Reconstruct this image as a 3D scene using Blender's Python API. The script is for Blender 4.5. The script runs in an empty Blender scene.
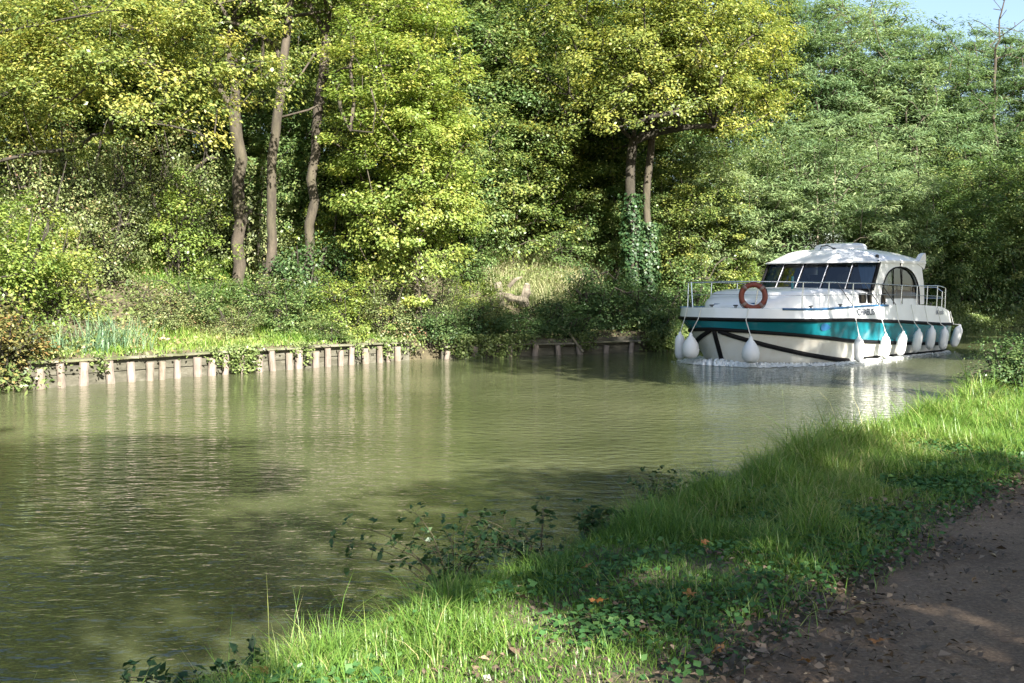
import bpy, math, random
import numpy as np
from mathutils import Vector, Matrix

R = math.radians
scene = bpy.context.scene
COL = scene.collection

# ------------------------------------------------------------------ camera, light, exposure
CAM_H = 2.0            # metres above the water
F_PX = 1100.0
HORIZON = 285.0
PITCH = math.atan((341.5 - HORIZON) / F_PX)
cam_d = bpy.data.cameras.new("camera")
cam = bpy.data.objects.new("camera", cam_d)
COL.objects.link(cam)
cam.location = (0, 0, CAM_H)
cam.rotation_euler = (R(90) - PITCH, 0, 0)
cam_d.sensor_width = 36.0
cam_d.lens = F_PX / 1024 * 36.0
cam_d.clip_start = 0.05
cam_d.clip_end = 3000
scene.camera = cam

SUN_EL = 33.0
SUN_FROM = Vector((0.40, -0.92, 0)).normalized()      # horizontal direction the sun stands in
sun_d = bpy.data.lights.new("sun", 'SUN')
sun_d.energy = 5.0
sun_d.angle = R(0.53)
sun_d.color = (1.0, 0.94, 0.84)
sun = bpy.data.objects.new("sun", sun_d)
COL.objects.link(sun)
sdir = Vector((SUN_FROM.x * math.cos(R(SUN_EL)), SUN_FROM.y * math.cos(R(SUN_EL)), math.sin(R(SUN_EL))))
sun.rotation_euler = sdir.to_track_quat('Z', 'Y').to_euler()
sun.location = sdir * 60

world = bpy.data.worlds.new("World")
scene.world = world
world.use_nodes = True
wn = world.node_tree
wn.nodes.clear()
sky = wn.nodes.new('ShaderNodeTexSky')
sky.sky_type = 'NISHITA'
sky.sun_disc = False
sky.sun_elevation = R(SUN_EL)
sky.sun_rotation = math.atan2(SUN_FROM.x, SUN_FROM.y)
sky.air_density = 1.0
sky.dust_density = 1.2
bg = wn.nodes.new('ShaderNodeBackground')
bg.inputs['Strength'].default_value = 0.05
wo = wn.nodes.new('ShaderNodeOutputWorld')
wn.links.new(sky.outputs[0], bg.inputs[0])
wn.links.new(bg.outputs[0], wo.inputs[0])

scene.view_settings.view_transform = 'Standard'
scene.view_settings.look = 'None'
scene.view_settings.gamma = 1.0
scene.view_settings.exposure = 2.35
scene.view_settings.use_curve_mapping = False
scene.cycles.max_bounces = 7
scene.cycles.transparent_max_bounces = 10
scene.cycles.caustics_reflective = False
scene.cycles.caustics_refractive = False

# ------------------------------------------------------------------ helpers
rng = np.random.default_rng(7)


def tag(o, label=None, cat=None, group=None, kind=None):
    if label: o['label'] = label
    if cat: o['category'] = cat
    if group: o['group'] = group
    if kind: o['kind'] = kind
    return o


def empty(name, loc=(0, 0, 0), rz=0.0):
    o = bpy.data.objects.new(name, None)
    o.empty_display_size = 0.3
    o.location = loc
    o.rotation_euler = (0, 0, rz)
    COL.objects.link(o)
    return o


def np_mesh(name, V, Q, attr=None):
    """V (n,3), Q (m,k) -> mesh datablock, fast"""
    V = np.asarray(V, dtype=np.float32); Q = np.asarray(Q, dtype=np.int32)
    m, k = Q.shape
    me = bpy.data.meshes.new(name)
    me.vertices.add(len(V)); me.vertices.foreach_set('co', V.ravel())
    me.loops.add(m * k); me.loops.foreach_set('vertex_index', Q.ravel())
    me.polygons.add(m)
    me.polygons.foreach_set('loop_start', np.arange(0, m * k, k, dtype=np.int32))
    if attr is not None:
        a = me.attributes.new('tint', 'FLOAT', 'FACE')
        a.data.foreach_set('value', np.asarray(attr, dtype=np.float32))
    me.update(calc_edges=True)
    return me


def link(name, me, mat, parent=None, smooth=False):
    o = bpy.data.objects.new(name, me)
    COL.objects.link(o)
    if mat is not None and not me.materials:
        me.materials.append(mat)
    if parent is not None:
        o.parent = parent
    if smooth:
        me.polygons.foreach_set('use_smooth', np.ones(len(me.polygons), dtype=bool))
    return o


class MB:
    """collects shapes, then links them as ONE mesh object"""
    def __init__(self):
        self.v = []; self.f = []

    def add(self, v, f):
        n = len(self.v)
        self.v += [tuple(p) for p in v]
        self.f += [tuple(i + n for i in q) for q in f]
        return self

    def box(self, c, s, rot=None):
        hx, hy, hz = s[0] / 2, s[1] / 2, s[2] / 2
        pts = [Vector((x, y, z)) for x in (-hx, hx) for y in (-hy, hy) for z in (-hz, hz)]
        if rot is not None:
            pts = [rot @ p for p in pts]
        c = Vector(c)
        return self.add([c + p for p in pts], [(0, 1, 3, 2), (4, 6, 7, 5), (0, 4, 5, 1), (2, 3, 7, 6), (0, 2, 6, 4), (1, 5, 7, 3)])

    def tube(self, pts, r, n=8, closed=False):
        pts = [Vector(p) for p in pts]
        m = len(pts)
        rs = r if hasattr(r, '__len__') else [r] * m
        V = []; up = None
        for i, p in enumerate(pts):
            a = pts[(i - 1) % m] if (closed or i > 0) else p
            b = pts[(i + 1) % m] if (closed or i < m - 1) else p
            t = (b - a)
            t = t.normalized() if t.length > 1e-9 else Vector((0, 0, 1))
            if up is None:
                up = Vector((0, 0, 1)) if abs(t.z) < 0.9 else Vector((1, 0, 0))
            u = (up - t * up.dot(t))
            u = u.normalized() if u.length > 1e-6 else t.orthogonal().normalized()
            up = u
            w = t.cross(u)
            for k in range(n):
                an = 2 * math.pi * k / n
                V.append(p + (u * math.cos(an) + w * math.sin(an)) * rs[i])
        F = []
        for i in range(m if closed else m - 1):
            j = (i + 1) % m
            for k in range(n):
                k2 = (k + 1) % n
                F.append((i * n + k, i * n + k2, j * n + k2, j * n + k))
        if not closed:
            F.append(tuple(range(n - 1, -1, -1)))
            F.append(tuple(range((m - 1) * n, m * n)))
        return self.add(V, F)

    def grid(self, rows, flip=False):
        h = len(rows); w = len(rows[0])
        V = [p for r in rows for p in r]
        F = []
        for i in range(h - 1):
            for j in range(w - 1):
                q = (i * w + j, i * w + j + 1, (i + 1) * w + j + 1, (i + 1) * w + j)
                F.append(q[::-1] if flip else q)
        return self.add(V, F)

    def lathe(self, c, prof, n=16):
        c = Vector(c)
        V = []; F = []
        m = len(prof)
        for (r, z) in prof:
            for k in range(n):
                a = 2 * math.pi * k / n
                V.append(c + Vector((r * math.cos(a), r * math.sin(a), z)))
        for i in range(m - 1):
            for k in range(n):
                k2 = (k + 1) % n
                F.append((i * n + k, i * n + k2, (i + 1) * n + k2, (i + 1) * n + k))
        F.append(tuple(range(n - 1, -1, -1)))
        F.append(tuple(range((m - 1) * n, m * n)))
        return self.add(V, F)

    def build(self, name, mat, parent=None, smooth=False):
        me = bpy.data.meshes.new(name)
        me.from_pydata(self.v, [], self.f)
        me.update()
        return link(name, me, mat, parent, smooth)


# ------------------------------------------------------------------ materials
def newmat(name):
    m = bpy.data.materials.new(name)
    m.use_nodes = True
    return m, m.node_tree, m.node_tree.nodes['Principled BSDF']


def setin(n, **kw):
    for k, v in kw.items():
        n.inputs[k.replace('_', ' ')].default_value = v


def ramp(nt, fac, cols):
    r = nt.nodes.new('ShaderNodeValToRGB')
    el = r.color_ramp.elements
    while len(el) > 1: el.remove(el[-1])
    for i, (p, c) in enumerate(cols):
        e = el[0] if i == 0 else el.new(p)
        e.position = p
        e.color = (*c, 1)
    nt.links.new(fac, r.inputs[0])
    return r.outputs[0]


def noise(nt, scale, detail=4, rough=0.55, coord='Object', vec_scale=None):
    tc = nt.nodes.new('ShaderNodeTexCoord')
    n = nt.nodes.new('ShaderNodeTexNoise')
    n.inputs['Scale'].default_value = scale
    n.inputs['Detail'].default_value = detail
    n.inputs['Roughness'].default_value = rough
    if vec_scale:
        mp = nt.nodes.new('ShaderNodeMapping')
        mp.inputs['Scale'].default_value = vec_scale
        nt.links.new(tc.outputs[coord], mp.inputs[0])
        nt.links.new(mp.outputs[0], n.inputs['Vector'])
    else:
        nt.links.new(tc.outputs[coord], n.inputs['Vector'])
    return n.outputs[0]


def add_bump(nt, bsdf, h, strength=0.3, dist=0.02):
    b = nt.nodes.new('ShaderNodeBump')
    b.inputs['Strength'].default_value = strength
    b.inputs['Distance'].default_value = dist
    nt.links.new(h, b.inputs['Height'])
    nt.links.new(b.outputs[0], bsdf.inputs['Normal'])


def leaf_mat(name, cols, transl=0.4, gloss=0.03, vary=0.25, rough=0.45, tmul=(1.15, 1.2, 0.75), lift=.14):
    """tint attribute per leaf -> colour; diffuse + translucent + a little gloss"""
    cols = [(p, (a * .97, b_ * 1.07, c_ + lift * b_)) for p, (a, b_, c_) in cols]
    m = bpy.data.materials.new(name); m.use_nodes = True
    nt = m.node_tree; nt.nodes.clear()
    at = nt.nodes.new('ShaderNodeAttribute'); at.attribute_name = 'tint'
    oi = nt.nodes.new('ShaderNodeObjectInfo')
    ad = nt.nodes.new('ShaderNodeMath'); ad.operation = 'MULTIPLY_ADD'
    nt.links.new(oi.outputs['Random'], ad.inputs[0]); ad.inputs[1].default_value = vary
    nt.links.new(at.outputs['Fac'], ad.inputs[2])
    sb = nt.nodes.new('ShaderNodeMath'); sb.operation = 'SUBTRACT'
    nt.links.new(ad.outputs[0], sb.inputs[0]); sb.inputs[1].default_value = vary / 2
    c = ramp(nt, sb.outputs[0], cols)
    df = nt.nodes.new('ShaderNodeBsdfDiffuse')
    tr = nt.nodes.new('ShaderNodeBsdfTranslucent')
    mu = nt.nodes.new('ShaderNodeMixRGB'); mu.blend_type = 'MULTIPLY'; mu.inputs[0].default_value = 1
    mu.inputs[2].default_value = (*tmul, 1)
    nt.links.new(c, mu.inputs[1]); nt.links.new(c, df.inputs[0]); nt.links.new(mu.outputs[0], tr.inputs[0])
    mx = nt.nodes.new('ShaderNodeMixShader'); mx.inputs[0].default_value = transl
    nt.links.new(df.outputs[0], mx.inputs[1]); nt.links.new(tr.outputs[0], mx.inputs[2])
    gl = nt.nodes.new('ShaderNodeBsdfGlossy'); gl.inputs['Roughness'].default_value = rough
    gl.inputs['Color'].default_value = (0.8, 0.85, 0.8, 1)
    m2 = nt.nodes.new('ShaderNodeMixShader'); m2.inputs[0].default_value = gloss
    nt.links.new(mx.outputs[0], m2.inputs[1]); nt.links.new(gl.outputs[0], m2.inputs[2])
    out = nt.nodes.new('ShaderNodeOutputMaterial')
    nt.links.new(m2.outputs[0], out.inputs[0])
    return m


def paint(name, col, rough=0.3, dirt=0.0, dirtcol=(0.3, 0.27, 0.2), metallic=0.0, coat=0.0):
    m, nt, b = newmat(name)
    setin(b, Base_Color=(*col, 1), Roughness=rough, Metallic=metallic)
    if coat: b.inputs['Coat Weight'].default_value = coat
    if dirt:
        n = noise(nt, 2.2, 6, 0.65)
        c = ramp(nt, n, [(0.42, col), (0.75, tuple(a * (1 - dirt) + d * dirt for a, d in zip(col, dirtcol)))])
        nt.links.new(c, b.inputs['Base Color'])
    return m


M = {}
M['oak_leaf'] = leaf_mat('oak_leaf', [(0, (.060, .095, .014)), (.3, (.115, .150, .022)), (.6, (.205, .225, .032)), (.85, (.29, .285, .034)), (1, (.36, .30, .04))], transl=.42)
M['yellow_leaf'] = leaf_mat('yellow_leaf', [(0, (.085, .115, .015)), (.3, (.165, .190, .022)), (.65, (.27, .265, .030)), (.9, (.37, .33, .030)), (1, (.42, .31, .03))], transl=.45)
M['green_leaf'] = leaf_mat('green_leaf', [(0, (.050, .090, .018)), (.4, (.100, .150, .030)), (.75, (.165, .205, .045)), (1, (.24, .24, .05))], transl=.4)
M['hazel_leaf'] = leaf_mat('hazel_leaf', [(0, (.095, .145, .015)), (.4, (.185, .235, .024)), (.75, (.27, .30, .032)), (1, (.36, .32, .04))], transl=.48)
M['locust_leaf'] = leaf_mat('locust_leaf', [(0, (.070, .115, .038)), (.4, (.128, .180, .062)), (.75, (.19, .238, .085)), (1, (.26, .285, .105))], transl=.38, gloss=.03)
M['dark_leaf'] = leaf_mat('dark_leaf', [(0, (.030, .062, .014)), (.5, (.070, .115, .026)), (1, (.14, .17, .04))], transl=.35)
M['olive_leaf'] = leaf_mat('olive_leaf', [(0, (.085, .10, .030)), (.35, (.145, .170, .045)), (.7, (.23, .24, .07)), (.9, (.28, .25, .09)), (1, (.24, .13, .06))], transl=.38)
M['brown_leaf'] = leaf_mat('brown_leaf', [(0, (.06, .06, .016)), (.4, (.15, .14, .03)), (.7, (.24, .18, .04)), (1, (.26, .13, .04))], transl=.35)
M['under_leaf'] = leaf_mat('under_leaf', [(0, (.070, .10, .020)), (.35, (.145, .18, .034)), (.7, (.23, .255, .06)), (.9, (.30, .28, .10)), (1, (.29, .20, .09))], transl=.38, vary=0)
M['grass'] = leaf_mat('grass', [(0, (.060, .125, .018)), (.45, (.125, .21, .030)), (.75, (.20, .265, .048)), (.92, (.30, .30, .09)), (1, (.38, .32, .15))], transl=.38, gloss=.03, vary=0, rough=.4, lift=.03)
M['dry_grass'] = leaf_mat('dry_grass', [(0, (.16, .20, .05)), (.45, (.27, .27, .10)), (.8, (.42, .36, .18)), (1, (.48, .40, .24))], transl=.35, vary=0)
M['reed'] = leaf_mat('reed', [(0, (.07, .13, .05)), (.6, (.13, .20, .09)), (1, (.22, .25, .11))], transl=.35, gloss=.03)
M['bramble_leaf'] = leaf_mat('bramble_leaf', [(0, (.018, .045, .012)), (.6, (.045, .085, .020)), (1, (.10, .13, .03))], transl=.28, gloss=.03)
M['clover_leaf'] = leaf_mat('clover_leaf', [(0, (.030, .080, .026)), (.6, (.060, .13, .042)), (1, (.11, .18, .05))], transl=.25, gloss=.025, lift=.0, vary=0)
M['litter'] = leaf_mat('litter', [(0, (.045, .030, .018)), (.4, (.13, .082, .048)), (.75, (.26, .175, .105)), (.93, (.36, .25, .13)), (1, (.40, .32, .16))], transl=.12, gloss=.05, vary=0)
M['orange_leaf'] = leaf_mat('orange_leaf', [(0, (.30, .12, .02)), (.5, (.42, .20, .03)), (1, (.45, .28, .06))], transl=.25, gloss=.05, vary=.3)


def bark(name, a, b):
    m, nt, bs = newmat(name)
    n = noise(nt, 5.0, 8, 0.7, vec_scale=(1, 1, .28))
    n2 = noise(nt, 0.9, 3, 0.5)
    c = ramp(nt, n, [(0.32, a), (0.72, b)])
    c2 = ramp(nt, n2, [(0.4, (1, 1, 1)), (0.7, (.62, .72, .50))])
    mx = nt.nodes.new('ShaderNodeMixRGB'); mx.blend_type = 'MULTIPLY'; mx.inputs[0].default_value = .8
    nt.links.new(c, mx.inputs[1]); nt.links.new(c2, mx.inputs[2])
    nt.links.new(mx.outputs[0], bs.inputs['Base Color'])
    setin(bs, Roughness=.95)
    add_bump(nt, bs, n, .9, .05)
    return m


M['bark'] = bark('bark', (.022, .017, .012), (.10, .082, .060))
M['bark_dark'] = bark('bark_dark', (.015, .012, .009), (.06, .05, .038))
M['deadwood'] = bark('deadwood', (.08, .066, .048), (.28, .24, .19))
M['stem'] = paint('stem', (.07, .06, .03), .8)

m, nt, b = newmat('post_wood')
n = noise(nt, 6, 7, .7, vec_scale=(1, 1, .35))
n2 = noise(nt, 1.6, 3, .6)
c = ramp(nt, n, [(.25, (.09, .072, .058)), (.5, (.20, .165, .14)), (.8, (.32, .275, .235))])
c2 = ramp(nt, n2, [(.45, (1, 1, 1)), (.8, (.5, .5, .36))])
mx = nt.nodes.new('ShaderNodeMixRGB'); mx.blend_type = 'MULTIPLY'; mx.inputs[0].default_value = 1
nt.links.new(c, mx.inputs[1]); nt.links.new(c2, mx.inputs[2]); nt.links.new(mx.outputs[0], b.inputs['Base Color'])
setin(b, Roughness=.9); add_bump(nt, b, n, .6, .02)
M['post'] = m
m, nt, b = newmat('board_wood')
n = noise(nt, 3, 7, .7, vec_scale=(1, 1, 3))
c = ramp(nt, n, [(.3, (.035, .035, .022)), (.55, (.085, .08, .058)), (.8, (.17, .165, .135))])
nt.links.new(c, b.inputs['Base Color']); setin(b, Roughness=.9); add_bump(nt, b, n, .6, .03)
M['board'] = m

m, nt, b = newmat('cap_wood')
n = noise(nt, 3, 7, .7, vec_scale=(1, 1, 3)); n2 = noise(nt, 1.1, 4, .6)
c = ramp(nt, n, [(.3, (.09, .085, .06)), (.6, (.20, .185, .145)), (.8, (.30, .28, .23))])
c2 = ramp(nt, n2, [(.4, (1, 1, 1)), (.65, (.45, .55, .28))])
mx = nt.nodes.new('ShaderNodeMixRGB'); mx.blend_type = 'MULTIPLY'; mx.inputs[0].default_value = 1
nt.links.new(c, mx.inputs[1]); nt.links.new(c2, mx.inputs[2]); nt.links.new(mx.outputs[0], b.inputs['Base Color'])
setin(b, Roughness=.9); add_bump(nt, b, n, .6, .03)
M['cap'] = m

# ground
m, nt, b = newmat('ground_soil')
n = noise(nt, 1.3, 8, .65); n2 = noise(nt, 14, 6, .7)
c = ramp(nt, n, [(.3, (.055, .046, .026)), (.55, (.085, .072, .040)), (.75, (.12, .10, .060))])
c2 = ramp(nt, n2, [(.3, (.55, .55, .55)), (.7, (1.2, 1.2, 1.2))])
mx = nt.nodes.new('ShaderNodeMixRGB'); mx.blend_type = 'MULTIPLY'; mx.inputs[0].default_value = 1
nt.links.new(c, mx.inputs[1]); nt.links.new(c2, mx.inputs[2]); nt.links.new(mx.outputs[0], b.inputs['Base Color'])
setin(b, Roughness=1); add_bump(nt, b, n2, .7, .04)
M['soil'] = m
m, nt, b = newmat('path_dirt')
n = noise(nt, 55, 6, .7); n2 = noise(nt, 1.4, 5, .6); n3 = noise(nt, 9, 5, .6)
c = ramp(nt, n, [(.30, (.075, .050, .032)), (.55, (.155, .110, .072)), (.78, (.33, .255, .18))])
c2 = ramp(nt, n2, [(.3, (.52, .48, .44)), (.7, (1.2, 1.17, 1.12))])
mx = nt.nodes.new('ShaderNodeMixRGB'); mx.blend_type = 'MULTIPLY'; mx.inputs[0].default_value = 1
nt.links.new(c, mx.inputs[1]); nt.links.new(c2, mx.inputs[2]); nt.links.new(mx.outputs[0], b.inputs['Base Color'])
setin(b, Roughness=.95)
ad = nt.nodes.new('ShaderNodeMath'); ad.operation = 'MULTIPLY_ADD'
nt.links.new(n3, ad.inputs[0]); ad.inputs[1].default_value = 1.5; nt.links.new(n, ad.inputs[2])
add_bump(nt, b, ad.outputs[0], .8, .012)
M['path'] = m

# water: turbid green canal, rippled
m, nt, b = newmat('canal_water')
n0 = noise(nt, .16, 3, .5)
c = ramp(nt, n0, [(.35, (.038, .046, .020)), (.65, (.082, .090, .046))])
nt.links.new(c, b.inputs['Base Color'])
setin(b, Roughness=.035, IOR=1.333)
na = noise(nt, 5.2, 3, .55, vec_scale=(.8, 1.25, 1))
nb = noise(nt, .75, 2, .5)
nc = noise(nt, .12, 2, .5)
gust = nt.nodes.new('ShaderNodeMapRange')
gust.inputs['From Min'].default_value = .38; gust.inputs['From Max'].default_value = .62
gust.inputs['To Min'].default_value = .55; gust.inputs['To Max'].default_value = 1.25
nt.links.new(nc, gust.inputs['Value'])
# choppier water pushed ahead of the boat
tc = nt.nodes.new('ShaderNodeTexCoord')
vd = nt.nodes.new('ShaderNodeVectorMath'); vd.operation = 'DISTANCE'
nt.links.new(tc.outputs['Object'], vd.inputs[0]); vd.inputs[1].default_value = (7.5, 23.5, 0)
chop = nt.nodes.new('ShaderNodeMapRange')
for k_, v_ in (('From Min', 4.5), ('From Max', 11.5), ('To Min', 3.2), ('To Max', 1.)): chop.inputs[k_].default_value = v_
nt.links.new(vd.outputs['Value'], chop.inputs['Value'])
gm = nt.nodes.new('ShaderNodeMath'); gm.operation = 'MULTIPLY'
nt.links.new(gust.outputs[0], gm.inputs[0]); nt.links.new(chop.outputs[0], gm.inputs[1])
s1 = nt.nodes.new('ShaderNodeMath'); s1.operation = 'MULTIPLY'
nt.links.new(na, s1.inputs[0]); nt.links.new(gm.outputs[0], s1.inputs[1])
s2 = nt.nodes.new('ShaderNodeMath'); s2.operation = 'MULTIPLY_ADD'
nt.links.new(nb, s2.inputs[0]); s2.inputs[1].default_value = .7; nt.links.new(s1.outputs[0], s2.inputs[2])
add_bump(nt, b, s2.outputs[0], 1.0, .032)
M['water'] = m

m, nt, b = newmat('foam')
n = noise(nt, 14, 4, .6)
c = ramp(nt, n, [(.35, (.62, .66, .66)), (.65, (.85, .87, .87))])
nt.links.new(c, b.inputs['Base Color']); setin(b, Roughness=.6)
M['foam'] = m

M['gel_white'] = paint('gelcoat_white', (.74, .75, .76), .22, .18, (.50, .46, .36))
M['gel_cream'] = paint('gelcoat_cream', (.66, .65, .60), .28, .45, (.46, .38, .25))
M['teal'] = paint('teal_paint', (.006, .155, .195), .22, .3, (.008, .09, .12), coat=.3)
M['rubber'] = paint('black_rubber', (.004, .004, .005), .65)
M['rubber'].node_tree.nodes['Principled BSDF'].inputs['Specular IOR Level'].default_value = .2
M['blue'] = paint('navy_stripe', (.015, .085, .20), .3)
M['steel'] = paint('stainless_steel', (.62, .63, .65), .25, metallic=1)
M['fender'] = paint('white_vinyl', (.68, .69, .70), .45, .3, (.55, .52, .45))
M['rope_white'] = paint('white_rope', (.62, .62, .58), .8)
M['rope_dark'] = paint('dark_rope', (.03, .035, .045), .8)
M['buoy'] = paint('lifebuoy_orange', (.19, .042, .024), .6, .6, (.12, .03, .02))
M['buoy_band'] = paint('lifebuoy_band', (.22, .15, .13), .6)
M['curtain'] = paint('curtain_cloth', (.70, .74, .72), .9)
M['blue_curtain'] = paint('blue_curtain_cloth', (.38, .60, .70), .9)
M['interior'] = paint('cabin_interior', (.10, .085, .07), .8)
M['black'] = paint('black_plastic', (.015, .015, .017), .4)
M['text'] = paint('lettering', (.03, .035, .06), .5)
M['text_grey'] = paint('grey_lettering', (.42, .43, .43), .5)
m = bpy.data.materials.new('tinted_glass'); m.use_nodes = True
nt = m.node_tree; nt.nodes.clear()
tr = nt.nodes.new('ShaderNodeBsdfTransparent'); tr.inputs[0].default_value = (.45, .52, .58, 1)
gl = nt.nodes.new('ShaderNodeBsdfGlossy'); gl.inputs['Roughness'].default_value = .03
fr = nt.nodes.new('ShaderNodeFresnel'); fr.inputs[0].default_value = 2.1
mx = nt.nodes.new('ShaderNodeMixShader'); o = nt.nodes.new('ShaderNodeOutputMaterial')
nt.links.new(fr.outputs[0], mx.inputs[0]); nt.links.new(tr.outputs[0], mx.inputs[1]); nt.links.new(gl.outputs[0], mx.inputs[2])
nt.links.new(mx.outputs[0], o.inputs[0])
M['glass'] = m

# ------------------------------------------------------------------ terrain
NEAR = np.array([(-60, -62), (-20, -22), (-6.2, -3.0), (-3.4, 1.2), (-1.3, 4.65), (.88, 8.05), (2.7, 10.4), (5.5, 14.4), (8.2, 19), (12.5, 26.0), (20, 36), (34, 50), (60, 66), (140, 100)], float)
FAR = np.array([(-95, -50), (-40, -12), (-19, 9), (-9.2, 21), (-2.95, 29), (4.4, 33.2), (12, 40.5), (22, 51), (36, 62.5), (62, 79), (140, 116)], float)
PATH_A = np.array((0.71, 4.15)); PATH_D = np.array((.605, .796))          # left edge of the tow path
PATH_N = np.array((PATH_D[1], -PATH_D[0]))                                  # towards the right of it
PATH_W = 2.7


def sdist(P, line):
    """signed distance to a polyline, positive on its left"""
    best = np.full(len(P), 1e9); sign = np.ones(len(P))
    for a, b_ in zip(line[:-1], line[1:]):
        d = b_ - a; L2 = d @ d
        t = np.clip(((P - a) @ d) / L2, 0, 1)
        q = P - (a + t[:, None] * d)
        dist = np.hypot(q[:, 0], q[:, 1])
        cr = d[0] * q[:, 1] - d[1] * q[:, 0]
        m_ = dist < best - 1e-9
        best = np.where(m_, dist, best); sign = np.where(m_, np.sign(cr), sign)
    return best * sign


_ph = np.random.default_rng(3).uniform(0, 6.28, (24, 2)); _fr = np.random.default_rng(4).normal(0, 1, (24, 2))


def smooth_noise(P, s):
    o_ = np.zeros(len(P))
    for k in range(12):
        f = _fr[k] * s * (1 + .35 * (k % 4))
        o_ += np.sin(P @ f + _ph[k, 0]) / 12
    return o_ * 2


def sstep(a, b_, x):
    t = np.clip((x - a) / (b_ - a), 0, 1)
    return t * t * (3 - 2 * t)


def tnear(P): return -sdist(P, NEAR)
def tfar(P): return sdist(P, FAR)
def tpath(P): return (P - PATH_A) @ PATH_N


def height(P):
    P = np.atleast_2d(np.asarray(P, float))
    tn, tf, tp = tnear(P), tfar(P), tpath(P)
    z = np.full(len(P), -0.9)
    zn = -0.9 + 0.95 * sstep(-1.0, 0.05, tn) + 0.40 * sstep(0.0, 0.55, tn) + .05 * sstep(.5, 2, tn)
    onp = sstep(-.7, -.25, tp)
    zn += (1 - onp) * sstep(0, .5, tn) * .05 * smooth_noise(P, 2.2)
    zn = zn * (1 - onp) + onp * np.where(tn > 1, .47, zn)
    zn += sstep(3.2, 12, tp) * .25 * smooth_noise(P, .3)
    ang = sstep(6, 28, P[:, 0])                         # lower hill towards the right
    slope = .46 * (1 - ang) + .16 * ang
    cap = 10.5 * (1 - ang) + 3.6 * ang
    hill = cap * (1 - np.exp(-np.maximum(tf - 2.6, 0) * slope / cap))
    zf = -0.9 + 1.45 * sstep(0.02, .42, tf) + .05 * np.clip(tf, 0, 3) + hill
    zf += sstep(1, 4, tf) * .22 * smooth_noise(P, .7) + sstep(12, 30, tf) * .6 * smooth_noise(P, .15)
    far_out = sstep(60, 160, tf); zf = zf * (1 - .3 * far_out)
    z = np.where(tf > 0, zf, np.where(tn > -1.0, zn, z))
    return z


def gz(x, y): return float(height([(x, y)])[0])


def axis(parts):
    out = [parts[0][0]]
    for (a, b_, st) in parts:
        n_ = max(1, round((b_ - a) / st))
        out += list(np.linspace(a, b_, n_ + 1)[1:])
    return np.array(out)


gx = axis([(-700, -100, 60), (-100, -40, 6), (-40, -14, 1), (-14, -5, .4), (-5, 9, .16), (9, 24, .4), (24, 50, 1), (50, 110, 6), (110, 800, 60)])
gy = axis([(-400, -40, 40), (-40, -6, 3), (-6, 2, .5), (2, 16, .16), (16, 36, .4), (36, 60, 1), (60, 130, 6), (130, 1000, 60)])
GX, GY = np.meshgrid(gx, gy)
GP = np.column_stack([GX.ravel(), GY.ravel()])
GZ = height(GP)
w_ = len(gx); h_ = len(gy)
ii, jj = np.meshgrid(np.arange(h_ - 1), np.arange(w_ - 1), indexing='ij')
a_ = (ii * w_ + jj).ravel()
Q = np.column_stack([a_, a_ + 1, a_ + w_ + 1, a_ + w_])
tag(link('ground', np_mesh('ground', np.column_stack([GP, GZ]), Q), M['soil'], smooth=True), kind='structure')

# path sheet
L_ = np.concatenate([np.linspace(-25, -6, 20), np.linspace(-5.6, 16, 400), np.linspace(17, 80, 64)])
W_ = np.linspace(0, 1, 9)
rows = []
for l in L_:
    base = PATH_A + PATH_D * l
    e0 = .06 * math.sin(l * 1.3) + .04 * math.sin(l * 3.3 + 1) + .025 * math.sin(l * 8.7) + .012 * math.sin(l * 23.)
    e1 = .08 * math.sin(l * 1.7 + 2)
    rows.append([tuple(base + PATH_N * (e0 + (PATH_W + e1 - e0) * w)) + (.478 + .012 * math.sin(w * math.pi),) for w in W_])
mb = MB(); mb.grid(rows, True)
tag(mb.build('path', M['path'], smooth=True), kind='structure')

# water
mb = MB()
Lw = []
near2 = [(p[0] + .9 * .8, p[1] - .9 * .6) for p in NEAR]
far2 = [(p[0] - .2 * .6, p[1] + .2 * .8) for p in FAR]
mb.add([(x, y, 0) for x, y in near2] + [(x, y, 0) for x, y in reversed(far2)], [tuple(range(len(near2) + len(far2)))])
tag(mb.build('water', M['water']), kind='structure')


# ------------------------------------------------------------------ vegetation builders
def unit(v): return v / np.maximum(np.linalg.norm(v, axis=-1, keepdims=True), 1e-9)


def leaf_quads(C, N, T, L, W, fold=.14):
    """diamond leaves: centres, normals, axis directions, lengths, widths"""
    N = unit(N); T = unit(T - N * np.sum(T * N, 1, keepdims=True)); B = np.cross(N, T)
    L = L[:, None]; W = W[:, None]
    f = N * fold * L
    V = np.stack([C - T * L / 2, C + B * W / 2 + f - T * L * .05, C + T * L / 2, C - B * W / 2 + f - T * L * .05], 1).reshape(-1, 3)
    n_ = len(C)
    return V, np.arange(n_ * 4).reshape(n_, 4)


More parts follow.
